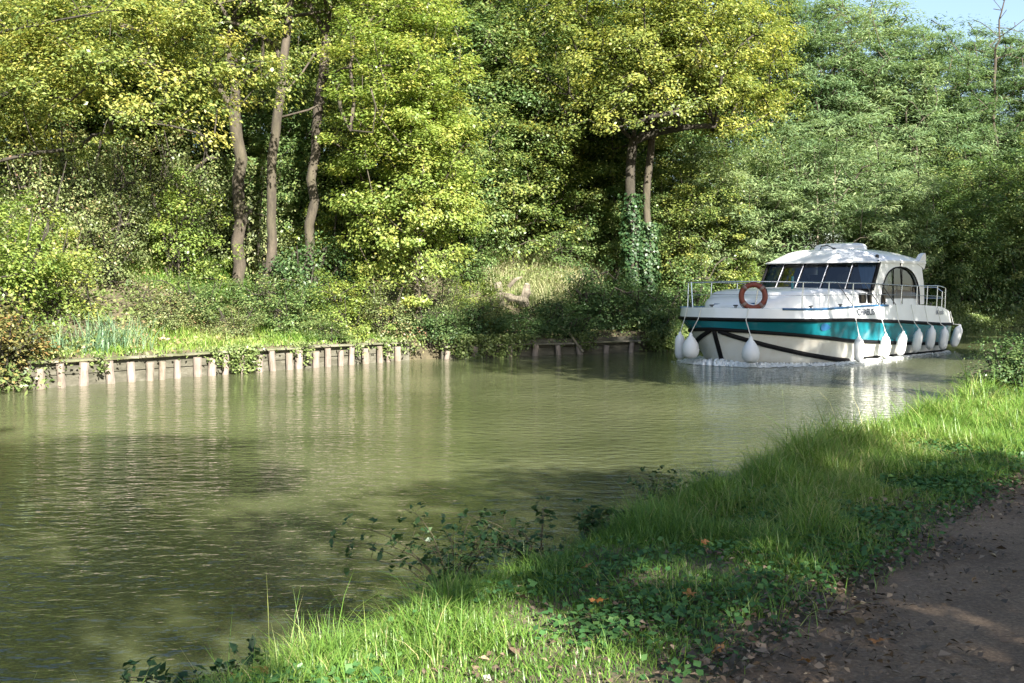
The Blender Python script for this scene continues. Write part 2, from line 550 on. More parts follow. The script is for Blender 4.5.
def clump_leaves(r, centres, per, rad, flat, size, aspect, up=.7, out=.5, ctr=None, droop=0., tint=(.5, .2), clump_tint=.15, rnd=.7):
    n = len(centres) * per
    idx = np.repeat(np.arange(len(centres)), per)
    crad = (rad * r.uniform(.5, 1.5, len(centres)))[idx]
    d = unit(r.normal(0, 1, (n, 3))) * (r.uniform(0, 1, n) ** .45)[:, None]
    off = d * crad[:, None]; off[:, 2] *= flat
    C = centres[idx] + off
    if ctr is None: ctr = centres.mean(0)
    O = unit(C - ctr)
    N = np.array([0, 0, 1.0]) * up + O * out + unit(off) * .3 + r.normal(0, 1, (n, 3)) * rnd * .6
    T = O * .5 + r.normal(0, 1, (n, 3)) * .6 - np.array([0, 0, 1.0]) * droop
    L = size * r.uniform(.45, 1.3, n)
    t = np.clip(tint[0] + r.normal(0, tint[1], n) + r.normal(0, clump_tint, len(centres))[idx], 0, 1)
    V, Qd = leaf_quads(C, N, T, L, L * aspect * r.uniform(.8, 1.2, n))
    return V, Qd, t


def lumpy_points(r, n, c, rad, shell=.5, zmin=-1., lobes=7, amp=.28):
    """points inside an ellipsoid of uneven outline"""
    ax = unit(r.normal(0, 1, (lobes, 3))); ph = r.uniform(-.5, 1, lobes)
    P = []
    while len(P) < n:
        d = unit(r.normal(0, 1, (n, 3)))
        if zmin > -1: d = d[d[:, 2] > zmin]
        k = 1 + amp * np.sum(np.maximum(d @ ax.T, 0) ** 3 * ph, 1) - amp * .3
        rr = r.uniform(0, 1, len(d)) ** shell
        P += list(d * (rr * k)[:, None])
    return np.array(P[:n]) * np.array(rad) + np.array(c)


def skeleton(r, trunk, clumps, r0, seg=.55, curve=.25, rtip=.012, n_ang=7):
    """trunk: list of polylines (np arrays) ; limbs reach from the nearest wood node to every clump"""
    nodes = []; par = []
    for tl in trunk:
        tl = np.array(tl, float)
        start = None
        if nodes:
            dd = np.linalg.norm(np.array(nodes) - tl[0], axis=1); start = int(dd.argmin())
        prev = start if (start is not None and np.linalg.norm(np.array(nodes[start]) - tl[0]) < .6) else -1
        for k, p in enumerate(tl):
            if k == 0 and prev >= 0: continue
            if k > 0:
                q = tl[k - 1]
                m_ = max(1, int(np.linalg.norm(p - q) / seg))
                for i in range(1, m_ + 1):
                    x = q + (p - q) * i / m_
                    if i < m_: x = x + r.normal(0, .055, 3) * np.array([1, 1, .3])
                    nodes.append(x); par.append(prev); prev = len(nodes) - 1
            else:
                nodes.append(p); par.append(-1); prev = len(nodes) - 1
    ntr = len(nodes)
    zl = nodes[0][2]
    order = np.argsort(np.linalg.norm(clumps - np.array(nodes[ntr - 1]) * .5 - np.array(nodes[0]) * .5, axis=1))
    for ci in order:
        c = clumps[ci]
        A = np.array(nodes)
        d = np.linalg.norm(A - c, axis=1) + np.maximum(A[:, 2] - c[2] + .2, 0) * 1.5 + (A[:, 2] < zl + 1.3) * 2.
        j = int(d.argmin())
        p0 = A[j]; L = np.linalg.norm(c - p0)
        m_ = max(1, int(L / seg))
        side = r.normal(0, 1, 3) * curve * L * .35
        prev = j
        for i in range(1, m_ + 1):
            t = i / m_
            x = p0 + (c - p0) * t + side * math.sin(math.pi * t) + np.array([0, 0, .12 * L * math.sin(math.pi * t)])
            nodes.append(x); par.append(prev); prev = len(nodes) - 1
    n = len(nodes); cnt = np.zeros(n)
    ch = [[] for _ in range(n)]
    for i, p in enumerate(par):
        if p >= 0: ch[p].append(i)
    for i in range(n - 1, -1, -1):
        if not ch[i]: cnt[i] += 1
        if par[i] >= 0: cnt[par[i]] += cnt[i]
    tot = cnt.max()
    rad = np.maximum(r0 * (cnt / tot) ** .46, rtip)
    mb = MB()
    done = set()
    # chains: follow the thickest child
    stack = [(i, None) for i in range(n) if par[i] < 0]
    while stack:
        i, pre = stack.pop()
        chain = [] if pre is None else [pre]
        chain.append(i)
        rs = [rad[i]] * len(chain)
        while ch[chain[-1]]:
            cs = sorted(ch[chain[-1]], key=lambda k: -cnt[k])
            for k in cs[1:]: stack.append((k, chain[-1]))
            chain.append(cs[0]); rs.append(rad[cs[0]])
        if pre is None and len(chain) > 2: rs[0] = rs[0] * 1.35
        if len(chain) > 1:
            mb.tube([nodes[k] for k in chain], rs, n=n_ang if rs[0] > .05 else 4)
    return mb


def finish_tree(name, mbt, leaves, bark_mat, leaf_m, loc=(0, 0, 0)):
    root = empty(name, loc)
    mbt.build('trunk', bark_mat, root, smooth=True)
    V, Qd, t = leaves
    link('crown', np_mesh('crown', V, Qd, t), leaf_m, root)
    return root


def copy_tree(o):
    c = o.copy(); COL.objects.link(c)
    for ch in list(o.children):
        d = ch.copy(); COL.objects.link(d); d.parent = c
        for g in list(ch.children):
            e = g.copy(); COL.objects.link(e); e.parent = d
    return c


def cat(*ls):
    V = []; Qs = []; T = []; n = 0
    for (v, q, t) in ls:
        V.append(v); Qs.append(q + n); T.append(t); n += len(v)
    return np.concatenate(V), np.concatenate(Qs), np.concatenate(T)


def XD(px, d, z=None):
    x = (px - 512) / F_PX * d
    return (x, d, gz(x, d) if z is None else z)


def pz(py, d): return CAM_H - (py - HORIZON) / F_PX * d


_used = {}


def place(proto, key, px, d, scale, rot, label, cat_, group=None, sink=.1, zs=1.0, sx=1.0, xy=None):
    """the first use moves the prototype itself, every other is a copy with copies of its parts"""
    o = proto if key not in _used else copy_tree(proto)
    _used[key] = 1
    x, y = xy if xy else XD(px, d, 0)[:2]
    o.location = (x, y, gz(x, y) - sink)
    o.scale = (scale * sx, scale * sx, scale * zs)
    o.rotation_euler = (0, 0, rot)
    if 'group' in o: del o['group']
    tag(o, label, cat_, group)
    return o


def make_oak(seed, name, H, cr, cz, trunk, leafm, n=230, per=110, r0=.3, size=.125, tint=(.5, .2), barkm=None, flat=.5, crad=.62, shell=.5, zmin=-1., extra=None, ctr=(0, 0)):
    r = np.random.default_rng(seed)
    c = lumpy_points(r, n, (ctr[0], ctr[1], cz), cr, shell, zmin)
    if extra is not None: c = np.concatenate([c, np.array(extra, float)])
    mbt = skeleton(r, trunk, c, r0)
    lv = clump_leaves(r, c, per, crad, flat, size, .6, ctr=np.array([ctr[0], ctr[1], cz - cr[2] * .6]), tint=tint)
    return finish_tree(name, mbt, lv, barkm or M['bark'], leafm)


def make_shrub(seed, name, rad, H, leafm, n=70, per=90, size=.075, tint=(.5, .22), crad=.38, stems=6, aspect=.6, flat=.75, zlow=.12):
    r = np.random.default_rng(seed)
    c = lumpy_points(r, n, (0, 0, H * .42), (rad, rad, H * .60), .6, -1., 8, .42)
    c[:, 2] = np.maximum(c[:, 2], zlow * H * r.uniform(.4, 1.3, len(c)))
    mb = MB()
    tr = []
    for k in range(stems):
        a = 6.28 * k / stems + r.uniform(0, .6)
        tr.append([(.1 * math.cos(a), .1 * math.sin(a), -.2), (rad * .3 * math.cos(a), rad * .3 * math.sin(a), H * .45), (rad * .5 * math.cos(a), rad * .5 * math.sin(a), H * .8)])
    mbt = skeleton(r, tr[:1], c[:8], .05, seg=.3)
    for t in tr:
        pts = [np.array(t[0]) + (np.array(t[1]) - np.array(t[0])) * u + r.normal(0, .03, 3) for u in np.linspace(0, 1, 5)] + [np.array(t[2])]
        mbt.tube(pts, list(np.linspace(.035, .01, len(pts))), n=5)
    far_c = c[r.choice(len(c), min(len(c), 26), False)]
    for p in far_c:
        b0 = np.array([0, 0, .1]) + p * np.array([.25, .25, .3])
        mbt.tube([b0, (b0 + p) / 2 + r.normal(0, .08, 3), p], [.016, .011, .006], n=4)
    lv = clump_leaves(r, c, per, crad, flat, size, aspect, ctr=np.array([0, 0, H * .1]), tint=tint)
    root = empty(name)
    mbt.build('stems', M['bark_dark'], root)
    V, Qd, t = lv
    link('foliage', np_mesh('foliage', V, Qd, t), leafm, root)
    return root


def make_locust(seed, name, H, cr, cz, n=150, per=70, size=.34, tint=(.5, .2), r0=.2, zmin=-1.):
    r = np.random.default_rng(seed)
    c = lumpy_points(r, n, (0, 0, cz), cr, .5, zmin, 9, .4)
    mbt = skeleton(r, [[(0, 0, -.3), (.1, .05, H * .35), (-.1, .2, H * .6), (.1, .1, H * .88)]], c, r0)
    lv = clump_leaves(r, c, per, .85, .34, size, .17, up=1.1, out=.35, ctr=np.array([0, 0, cz - 2.]), droop=.18, tint=tint, rnd=.5)
    return finish_tree(name, mbt, lv, M['bark'], M['locust_leaf'])


# ------------------------------------------------------------------ far bank: trees with trunks in view
def rel(px, py, d, base, dd=0):
    """a wood node given by where it lies at depth d, relative to the base"""
    return ((px - 512) / F_PX * (d + dd) - base[0], dd + d - base[1], pz(py, d + dd) - base[2])


def trunk_tree(name, px, d, paths, cr, ccp, cz, n, per, r0, leafm, seed, label, tint=(.5, .2), barkm=None, size=.125, zmin=-1., crad=.62, group=None):
    base = XD(px, d)
    tr = [[(0, 0, -.4)] + [rel(a, b_, d, base, k * 0.0 if len(pp) < 3 else 0) for k, (a, b_) in enumerate(pp[0])] if q == 0 else [rel(*a[:2], d, base, a[2] if len(a) > 2 else 0) for a in pp] for q, pp in enumerate(paths)] if False else None
    tr = []
    for q, pp in enumerate(paths):
        pts = [rel(a[0], a[1], d, base, a[2] if len(a) > 2 else 0) for a in pp]
        if q == 0: pts = [(0, 0, -.4)] + pts
        tr.append(pts)
    o = make_oak(seed, name, 0, cr, cz - base[2], tr, leafm, n, per, r0, size, tint, barkm, crad=crad, zmin=zmin, ctr=((ccp - 512) / F_PX * d - base[0], 0))
    o.location = base
    tag(o, label, 'tree', group)
    return o


# tree standing just left of the frame whose boughs hang across the top left corner
trunk_tree('oak_tree', -38, 27.5, [[(-36, 200), (-30, 120), (-22, 40), (-10, -50)], [(-22, 40), (40, 30, -.5), (110, 15, -1), (150, -20, -1)]],
           (5.6, 1.7, 2.8), 95, 7.4, 175, 170, .085, M['oak_leaf'], 11, 'oak at the far left edge, its yellow green boughs hanging over the bank', tint=(.62, .2), barkm=M['bark_dark'], zmin=-.8, size=.11)
trunk_tree('oak_tree', 240, 31.5, [[(240, 200), (239, 140), (234, 70), (238, 0), (240, -60)], [(239, 110), (205, 72, .4), (170, 76, .2), (140, 60)], [(234, 70), (262, 40, 1), (285, 22, 1)]],
           (3.6, 2.2, 3.0), 200, 9.9, 130, 170, .175, M['oak_leaf'], 12, 'oak with the thickest bare trunk, leftmost of the three trunks on the bank', tint=(.58, .2), size=.11, zmin=-.75)
trunk_tree('oak_tree', 269, 30.2, [[(273, 200), (279, 120), (285, 70), (292, 20), (296, -60)], [(281, 105), (305, 75, .3), (318, 55, .6)], [(280, 118), (310, 112, .2), (327, 104, .4)]],
           (2.4, 2.2, 2.4), 275, 10.9, 60, 165, .13, M['oak_leaf'], 13, 'slim tree leaning slightly right, middle of the three bare trunks on the bank', tint=(.58, .2), size=.11)
trunk_tree('oak_tree', 307, 31.0, [[(312, 180), (318, 130), (325, 80), (331, 20), (336, -50)], [(325, 80), (345, 71, -1.4), (392, 68, -2.4)], [(331, 72), (342, 110, -1.6), (352, 132, -2.4), (374, 134, -2.8)], [(352, 132, -2.4), (356, 100, -2.3), (352, 70, -1.6), (356, 40, -1)], [(374, 134, -2.8), (377, 108, -2.8), (372, 90, -2.8)]],
           (2.8, 2.5, 2.5), 345, 11.2, 75, 165, .135, M['oak_leaf'], 14, 'tree with crooked elbow-shaped boughs, rightmost of the three bare trunks', tint=(.58, .2), size=.11)
# the tall yellow green tree leafy to the ground
trunk_tree('hazel_tree', 418, 30.0, [[(420, 200), (424, 120), (428, 60), (430, 0)], [(420, 240), (385, 150), (372, 90)], [(420, 240), (455, 160), (462, 100)]],
           (2.1, 1.9, 4.6), 412, 6.4, 430, 165, .11, M['hazel_leaf'], 15, 'tall bright yellow green tree leafy down to the bushes, left of the clearing', tint=(.62, .18), size=.10, crad=.50)
# big oak with the forked trunk left of the boat
trunk_tree('oak_tree', 633, 37.5, [[(632, 220), (630, 160), (634, 110), (640, 50), (645, -20)], [(631, 140), (660, 118, .4), (690, 100, .8)], [(631, 140), (600, 110), (560, 90, -.5), (530, 70, -1)], [(634, 110), (680, 70), (720, 50)]],
           (5.2, 3.4, 4.2), 652, 9.7, 450, 180, .17, M['yellow_leaf'], 16, 'big spreading oak turning yellow with a dark trunk, left of the motor cruiser', tint=(.52, .22), barkm=M['bark_dark'], size=.118, zmin=-.72, crad=.7)
trunk_tree('ivy_trunk_tree', 648, 37.7, [[(647, 225), (646, 190), (650, 150), (656, 90)]],
           (2.6, 2.0, 2.4), 680, 9.0, 70, 160, .13, M['oak_leaf'], 17, 'slender tree with a pale trunk standing right against the big yellowing oak', tint=(.6, .2), zmin=-.7, size=.11)
for tname, (bx_, by_), hh_, seed in (('oak_tree', XD(633, 37.5)[:2], 4.2, 501), ('ivy_trunk_tree', XD(648, 37.7)[:2], 3.4, 502)):
    rt = [o_ for o_ in scene.objects if o_.parent is None and o_.name.startswith(tname) and abs(o_.location.x - bx_) < .01][0]
    rr = np.random.default_rng(seed)
    n = 3000
    zz = rr.uniform(0, 1, n) ** 1.2 * hh_
    aa = rr.uniform(0, 6.28, n)
    lump_ = .17 + .14 * np.abs(np.sin(aa * 2 + zz * 1.3)) + .10 * np.abs(np.sin(zz * 2.7 + aa))
    C = np.column_stack([np.cos(aa) * lump_ * rr.uniform(.8, 1.2, n), np.sin(aa) * lump_ * rr.uniform(.8, 1.2, n), zz - .1])
    C[:, 0] += (-.02 if tname == 'oak_tree' else 0.) * zz
    V, Qd = leaf_quads(C, np.column_stack([np.cos(aa), np.sin(aa), .5 + 0 * aa]) + rr.normal(0, .4, (n, 3)), rr.normal(0, 1, (n, 3)), .11 * rr.uniform(.6, 1.3, n), .09 * rr.uniform(.6, 1.3, n))
    link('ivy', np_mesh('ivy', V, Qd, np.clip(rr.normal(.45, .25, n), 0, 1)), M['bramble_leaf'], rt)

# mid green trees filling the middle
greenA = make_oak(21, 'forest_tree', 12, (3.3, 3.3, 5.4), 7.0, [[(0, 0, -.4), (.1, 0, 4), (-.1, .2, 8), (.1, .1, 11.5)]], M['green_leaf'], 380, 150, .18, .13, (.5, .2), M['bark_dark'], crad=.68)
greenB = make_oak(22, 'forest_tree', 13, (3.7, 3.7, 5.6), 7.8, [[(0, 0, -.4), (-.2, 0, 4), (.2, .2, 8.4), (.1, .1, 12.5)]], M['oak_leaf'], 400, 150, .18, .135, (.5, .2), M['bark'], crad=.72)
locA = make_locust(23, 'locust_tree', 14, (3.7, 3.7, 6.2), 8.4, 340, 130)
locB = make_locust(24, 'locust_tree', 8, (3.3, 3.0, 3.3), 4.3, 240, 130, size=.30, tint=(.68, .18), r0=.12)
low = make_oak(25, 'bushy_tree', 7, (2.6, 2.6, 3.2), 3.1, [[(0, 0, -.4), (.1, 0, 2), (-.1, .2, 5.5)]], M['green_leaf'], 270, 150, .10, .105, (.5, .2), M['bark_dark'], crad=.55)
lowY = make_oak(26, 'bushy_tree', 7, (2.5, 2.5, 3.3), 3.2, [[(0, 0, -.4), (-.1, 0, 2), (.1, .2, 5.6)]], M['oak_leaf'], 270, 150, .10, .105, (.52, .2), M['bark'], crad=.55)

G = 'trees massed up the wooded hillside'
for (p, k, px, d, sc, rot, lb) in [
    (greenA, 'A', 500, 39, .98, .3, 'mid green tree beside the clearing, between the bright hazel and the big oak'),
    (greenB, 'B', 60, 38, 1.0, 1.2, 'tall olive green tree high on the slope behind the far left oak'),
    (greenA, 'A', 150, 37.5, .95, 2.2, 'dense green tree behind the low shrubs of the upper left slope'),
    (greenB, 'B', 345, 41, .98, 3.0, 'leafy tree filling the gap behind the crooked boughs'),
    (greenA, 'A', 215, 44, 1.05, 4.0, 'tall dark green tree seen between the left trunk and its neighbours'),
    (greenB, 'B', 430, 44, 1.1, 5.1, 'tall tree rising behind the bright yellow green hazel'),
    (greenB, 'B', 560, 47, 1.08, .8, 'tall tree on the hill above the dry grass clearing'),
    (greenA, 'A', 600, 43, .92, 5.5, 'green tree behind the left side of the big yellowing oak'),
    (greenB, 'B', 720, 52, 1.12, 1.9, 'tall tree rising behind the right half of the big yellowing oak'),
    (greenA, 'A', 690, 45, .80, 3.4, 'green tree right behind the forked oak trunk'),
    (greenA, 'A', 0, 45, 1.1, .4, 'tree topmost on the slope at the left edge'),
    (greenB, 'B', 110, 48, 1.1, 2.7, 'hilltop tree seen above the dense green tree at left'),
    (greenA, 'A', 300, 52, 1.15, 1.4, 'hilltop tree seen through the three bare trunks'),
    (greenA, 'A', 500, 54, 1.15, 2.0, 'hilltop tree above the mid green tree by the clearing'),
    (greenB, 'B', 640, 56, 1.1, 4.4, 'hilltop tree above the forked oak'),
]:
    place(p, k, px, d, sc, rot, lb, 'tree', G)
G = 'bushy trees of the slope'
for (p, k, px, d, sc, rot, lb) in [
    (lowY, 'LY', 25, 33.0, 1.05, .2, 'bushy yellow green tree low on the slope at the left edge'),
    (low, 'LO', 95, 35.5, 1.05, 1.3, 'bushy green tree above the olive shrubs of the left slope'),
    (lowY, 'LY', 175, 36.5, 1.0, 2.4, 'bushy yellow green tree just above the shaded grass strip'),
    (low, 'LO', 262, 35.5, 1.0, 3.5, 'bushy dark green tree in the gap between the left and the leaning trunk'),
    (low, 'LO', 318, 35.0, .95, 4.4, 'bushy dark green tree right behind the crooked tree'),
    (lowY, 'LY', 372, 35.5, 1.1, 5.1, 'bushy yellow green tree behind the elbow-shaped boughs'),
    (lowY, 'LY', 215, 39.5, 1.15, .9, 'bushy tree behind the left bare trunk, higher on the slope'),
    (low, 'LO', 455, 37.0, 1.05, 1.9, 'bushy green tree left of the clearing, behind the bright hazel'),
    (lowY, 'LY', 510, 38.4, 1.1, 2.9, 'bushy yellow green tree directly left of the oak crown, above the clearing'),
    (low, 'LO', 505, 41.0, 1.0, 2.7, 'bushy tree at the head of the clearing'),
    (lowY, 'LY', 585, 41.5, 1.0, 3.9, 'bushy tree on the right flank of the clearing, left of the forked oak'),
    (lowY, 'LY', 690, 40.5, .85, 4.9, 'bushy sunlit tree right of the pale trunk'),
    (low, 'LO', 615, 40.0, .8, .6, 'bushy dark tree behind the forked oak trunk'),
    (low, 'LO', 740, 46.0, 1.0, 5.6, 'bushy tree behind the foredeck of the boat'),
    (lowY, 'LY', 130, 41.0, 1.2, 3.0, 'bushy tree on the upper slope behind the yellow green one'),
    (low, 'LO', 20, 38.0, 1.25, 4.1, 'bushy tree on the upper slope at the left edge'),
    (lowY, 'LY', 300, 41.0, 1.2, 5.9, 'bushy tree on the upper slope seen through the bare trunks'),
    (low, 'LO', 400, 41.5, 1.25, .1, 'bushy tree on the upper slope behind the hazel'),
    (lowY, 'LY', 545, 46.5, 1.2, 1.6, 'bushy tree on the upper slope above the clearing'),
    (lowY, 'LY', 640, 45.5, 1.1, 2.2, 'bushy tree on the upper slope behind the forked oak'),
]:
    place(p, k, px, d, sc, rot, lb, 'tree', G)
G = 'feathery pale green locust trees behind the boat'
for (p, k, px, d, sc, rot, lb) in [
    (locB, 'LB', 800, 42.5, 1.0, .5, 'low feathery pale green tree directly behind the boat cabin'),
    (locB, 'LB', 720, 41, .85, 2.6, 'low feathery tree right of the pale trunk, behind the bow of the boat'),
    (locB, 'LB', 878, 47, 1.0, 4.4, 'low feathery tree behind the stern arch of the boat'),
    (locA, 'LA', 785, 55, 1.04, 1.0, 'tall feathery locust, first right of the yellowing oak'),
    (locA, 'LA', 850, 56, 1.06, 2.3, 'tall feathery locust with twiggy top rising above the boat roof'),
    (locA, 'LA', 918, 57, 1.0, 3.7, 'tall feathery locust above the stern of the boat'),
    (locA, 'LA', 985, 60, 1.04, 5.2, 'tall feathery locust near the upper right corner'),
    (locA, 'LA', 1050, 62, 1.0, .2, 'feathery locust cut by the right edge'),
    (locA, 'LA', 820, 62, 1.1, 3.0, 'tall feathery locust in the second row, above the windscreen'),
    (locA, 'LA', 950, 65, 1.12, 4.9, 'tall feathery locust in the second row, right of the stern'),
    (locA, 'LA', 885, 64, 1.14, .6, 'tall feathery locust in the second row, above the stern arch'),
    (locA, 'LA', 1020, 66, 1.1, 2.0, 'tall feathery locust in the second row at the right edge'),
]:
    place(p, k, px, d, sc, rot, lb, 'tree', G)
G = 'shaded trees overhanging the canal at right'
for (p, k, px, d, sc, rot, lb) in [
    (low, 'LO', 935, 50.5, 1.15, 1.0, 'dark bushy tree leaning over the water just behind the stern'),
    (low, 'LO', 985, 53.5, 1.35, 2.5, 'dark bushy tree overhanging the water, second behind the stern'),
    (low, 'LO', 1030, 57, 1.5, 4.0, 'dark bushy tree overhanging the water at the right edge'),
    (low, 'LO', 880, 50, .95, 5.2, 'dark bushy tree hidden low behind the stern rail'),
    (low, 'LO', 1075, 62, 1.6, .6, 'dark bushy tree just outside the right edge'),
]:
    place(p, k, px, d, sc, rot, lb, 'tree', G)

# ------------------------------------------------------------------ far bank: shrubs
shY = make_shrub(31, 'shrub', 1.5, 2.9, M['hazel_leaf'], 85, 95, .085, (.5, .2))
shO = make_shrub(32, 'shrub', 1.4, 2.3, M['olive_leaf'], 80, 95, .07, (.5, .24))
shG = make_shrub(33, 'shrub', 1.3, 2.1, M['green_leaf'], 75, 95, .08, (.5, .22))
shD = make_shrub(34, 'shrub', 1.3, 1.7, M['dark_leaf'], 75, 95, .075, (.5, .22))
shB = make_shrub(35, 'shrub', 1.1, 1.3, M['brown_leaf'], 55, 90, .07, (.5, .26))
G = 'shrubs of the far bank'
for (p, k, px, d, sc, zs, rot, lb) in [
    (shY, 'Y', 8, 23.5, 1.15, 1.05, .2, 'big yellow green shrub over the water at the left edge'),
    (shY, 'Y', 52, 25.5, .9, 1.0, 1.2, 'yellow green shrub behind the bluish reeds'),
    (shB, 'BR', 0, 20.9, 1.15, .9, .9, 'rust brown undergrowth drooping into the water at the left edge'),
    (shO, 'O', 105, 28.5, 1.05, 1.1, 2.1, 'olive shrub left of the shaded grass strip'),
    (shO, 'O', 145, 32.5, 1.25, 1.3, 3.1, 'tall grey green shrub on the upper left slope'),
    (shO, 'O', 80, 32, 1.2, 1.35, .7, 'tall olive shrub under the left oak boughs'),
    (shG, 'Gn', 200, 28.2, .85, .8, 4.4, 'green shrub below the shaded grass strip'),
    (shO, 'O', 160, 27.0, .75, .8, 5.4, 'low olive shrub above the grass verge'),
    (shG, 'Gn', 250, 29.0, .8, .9, 1.0, 'green shrub at the foot of the leftmost bare trunk'),
    (shO, 'O', 235, 27.6, .65, .7, 2.5, 'dry looking low shrub above the middle of the grass verge'),
    (shG, 'Gn', 290, 28.6, .85, .9, 3.3, 'green shrub in front of the leaning trunk foot'),
    (shD, 'D', 300, 30.6, 1.2, 1.3, .3, 'dark shrub in the gap between the leaning and the crooked tree'),
    (shY, 'Y', 350, 29.2, .8, .85, 2.2, 'yellow green shrub left of the hazel foot'),
    (shO, 'O', 385, 29.6, .85, .95, .4, 'olive shrub in front of the hazel foot'),
    (shG, 'Gn', 330, 28.0, .55, .6, 5.0, 'low fresh green shrub just above the timber bank'),
    (shD, 'D', 432, 29.9, .85, .75, 1.7, 'dark green bush hanging over the end of the timber bank'),
    (shO, 'O', 440, 31.2, .9, 1.0, 3.6, 'olive shrub right of the hazel foot'),
    (shY, 'Y', 470, 33, .75, .85, 4.6, 'yellow green shrub below the clearing'),
    (shO, 'O', 490, 31.6, .85, .7, 1.1, 'low olive shrub below the pale stump'),
    (shG, 'Gn', 470, 36.5, 1.0, 1.0, 2.8, 'green shrub at the left side of the clearing'),
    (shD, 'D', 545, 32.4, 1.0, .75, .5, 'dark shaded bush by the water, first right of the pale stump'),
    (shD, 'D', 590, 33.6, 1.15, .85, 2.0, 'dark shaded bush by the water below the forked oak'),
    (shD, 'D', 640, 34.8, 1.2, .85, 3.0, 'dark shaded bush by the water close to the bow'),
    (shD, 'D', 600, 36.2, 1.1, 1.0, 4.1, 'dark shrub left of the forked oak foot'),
    (shG, 'Gn', 565, 39.5, .95, .9, 5.2, 'green shrub on the right side of the clearing'),
    (shD, 'D', 690, 37.0, 1.15, .9, 5.0, 'dark shaded bush by the water behind the bow'),
    (shG, 'Gn', 690, 39.0, 1.15, 1.15, .9, 'sunlit green shrub right of the pale trunk'),
    (shY, 'Y', 735, 40.2, .9, .95, 3.8, 'yellow green shrub behind the lifebuoy'),
    (shG, 'Gn', 745, 40.2, 1.0, .9, 2.4, 'green shrub behind the foredeck'),
    (shD, 'D', 800, 43.5, 1.2, 1.0, 1.3, 'dark shrub hidden behind the wheelhouse'),
    (shD, 'D', 870, 47.5, 1.2, 1.0, 4.8, 'dark shrub by the water behind the stern arch'),
    (shG, 'Gn', 120, 36.0, 1.1, 1.2, 5.8, 'green shrub high on the slope behind the shaded grass strip'),
    (shG, 'Gn', 205, 35.0, 1.1, 1.2, .1, 'green shrub left of the leftmost bare trunk'),
    (shO, 'O', 540, 44.0, 1.2, 1.1, 1.8, 'pale shrub at the top of the clearing'),
    (shO, 'O', 190, 33.4, 1.35, 1.5, 2.0, 'tall pale olive shrub just left of the leftmost bare trunk'),
    (shO, 'O', 255, 33.2, 1.2, 1.5, 4.0, 'tall olive shrub showing between the left and the leaning trunk'),
    (shO, 'O', 118, 29.8, 1.2, 1.35, 1.6, 'tall sunlit olive shrub behind the left end of the shaded grass strip'),
    (shY, 'Y', 178, 30.2, .95, 1.2, 3.7, 'tall sunlit yellow green shrub behind the right end of the shaded grass strip'),
    (shO, 'O', 40, 28.2, 1.1, 1.4, 4.9, 'tall sunlit olive shrub behind the big shrubs of the left edge'),
    (shY, 'Y', 330, 32.8, 1.0, 1.25, 5.0, 'tall yellow green shrub right of the crooked tree foot'),
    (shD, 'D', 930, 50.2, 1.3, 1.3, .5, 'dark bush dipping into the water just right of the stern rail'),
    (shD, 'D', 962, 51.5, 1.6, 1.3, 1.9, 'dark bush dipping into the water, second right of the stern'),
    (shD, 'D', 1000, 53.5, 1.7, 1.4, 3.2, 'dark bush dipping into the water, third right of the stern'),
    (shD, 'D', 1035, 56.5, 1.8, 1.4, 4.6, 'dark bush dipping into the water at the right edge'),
    (shD, 'D', 470, 30.9, .95, .7, 5.3, 'dark low bush between the two timber bank walls'),
    (shD, 'D', 520, 31.3, .8, .6, 3.9, 'dark low bush overhanging the shaded timber wall, nearer the left end'),
    (shD, 'D', 655, 33.8, .9, .7, .8, 'dark low bush overhanging the right end of the shaded timber wall'),
    (shD, 'D', 575, 32.2, .75, .6, 5.9, 'dark low bush overhanging the middle of the shaded timber wall'),
]:
    place(p, k, px, d, sc, rot, lb, 'shrub', G, zs=zs / sc * sc)

# ------------------------------------------------------------------ far bank: undergrowth, verge grass, reeds


def blades(r, P, Z, Hh, Wd, lean, tint, name, mat, kind='stuff', segs=3, parent=None, lab=None):
    """tapered bent grass blades at P (n,2)"""
    n = len(P)
    a = r.uniform(0, 2 * math.pi, n)
    d = np.column_stack([np.cos(a), np.sin(a), np.zeros(n)])
    s = np.column_stack([-np.sin(a + r.normal(0, .5, n)), np.cos(a), np.zeros(n)])
    base = np.column_stack([P, Z])
    ln = lean * r.uniform(.3, 1.6, n)
    V = []
    for k in range(segs + 1):
        t = k / segs
        w = Wd * (1 - t ** 1.6) * .5 + Wd * .02
        c = base + d * (ln * Hh * t ** 2)[:, None] + np.array([0, 0, 1.0]) * (Hh * (t - .28 * np.minimum(ln, 1.4) * t ** 3))[:, None]
        V.append(c - s * w[:, None]); V.append(c + s * w[:, None])
    V = np.stack(V, 1).reshape(-1, 3)
    k2 = 2 * (segs + 1)
    o = np.arange(n)[:, None] * k2
    Qs = np.concatenate([o + np.array([2 * k, 2 * k + 1, 2 * k + 3, 2 * k + 2]) for k in range(segs)], 0)
    t = np.tile(np.clip(tint, 0, 1), segs)
    ob = link(name, np_mesh(name, V, Qs, t), mat, parent)
    if kind: tag(ob, kind=kind)
    return ob


def scatter(r, n, x0, x1, y0, y1):
    return np.column_stack([r.uniform(x0, x1, n), r.uniform(y0, y1, n)])


r = np.random.default_rng(51)
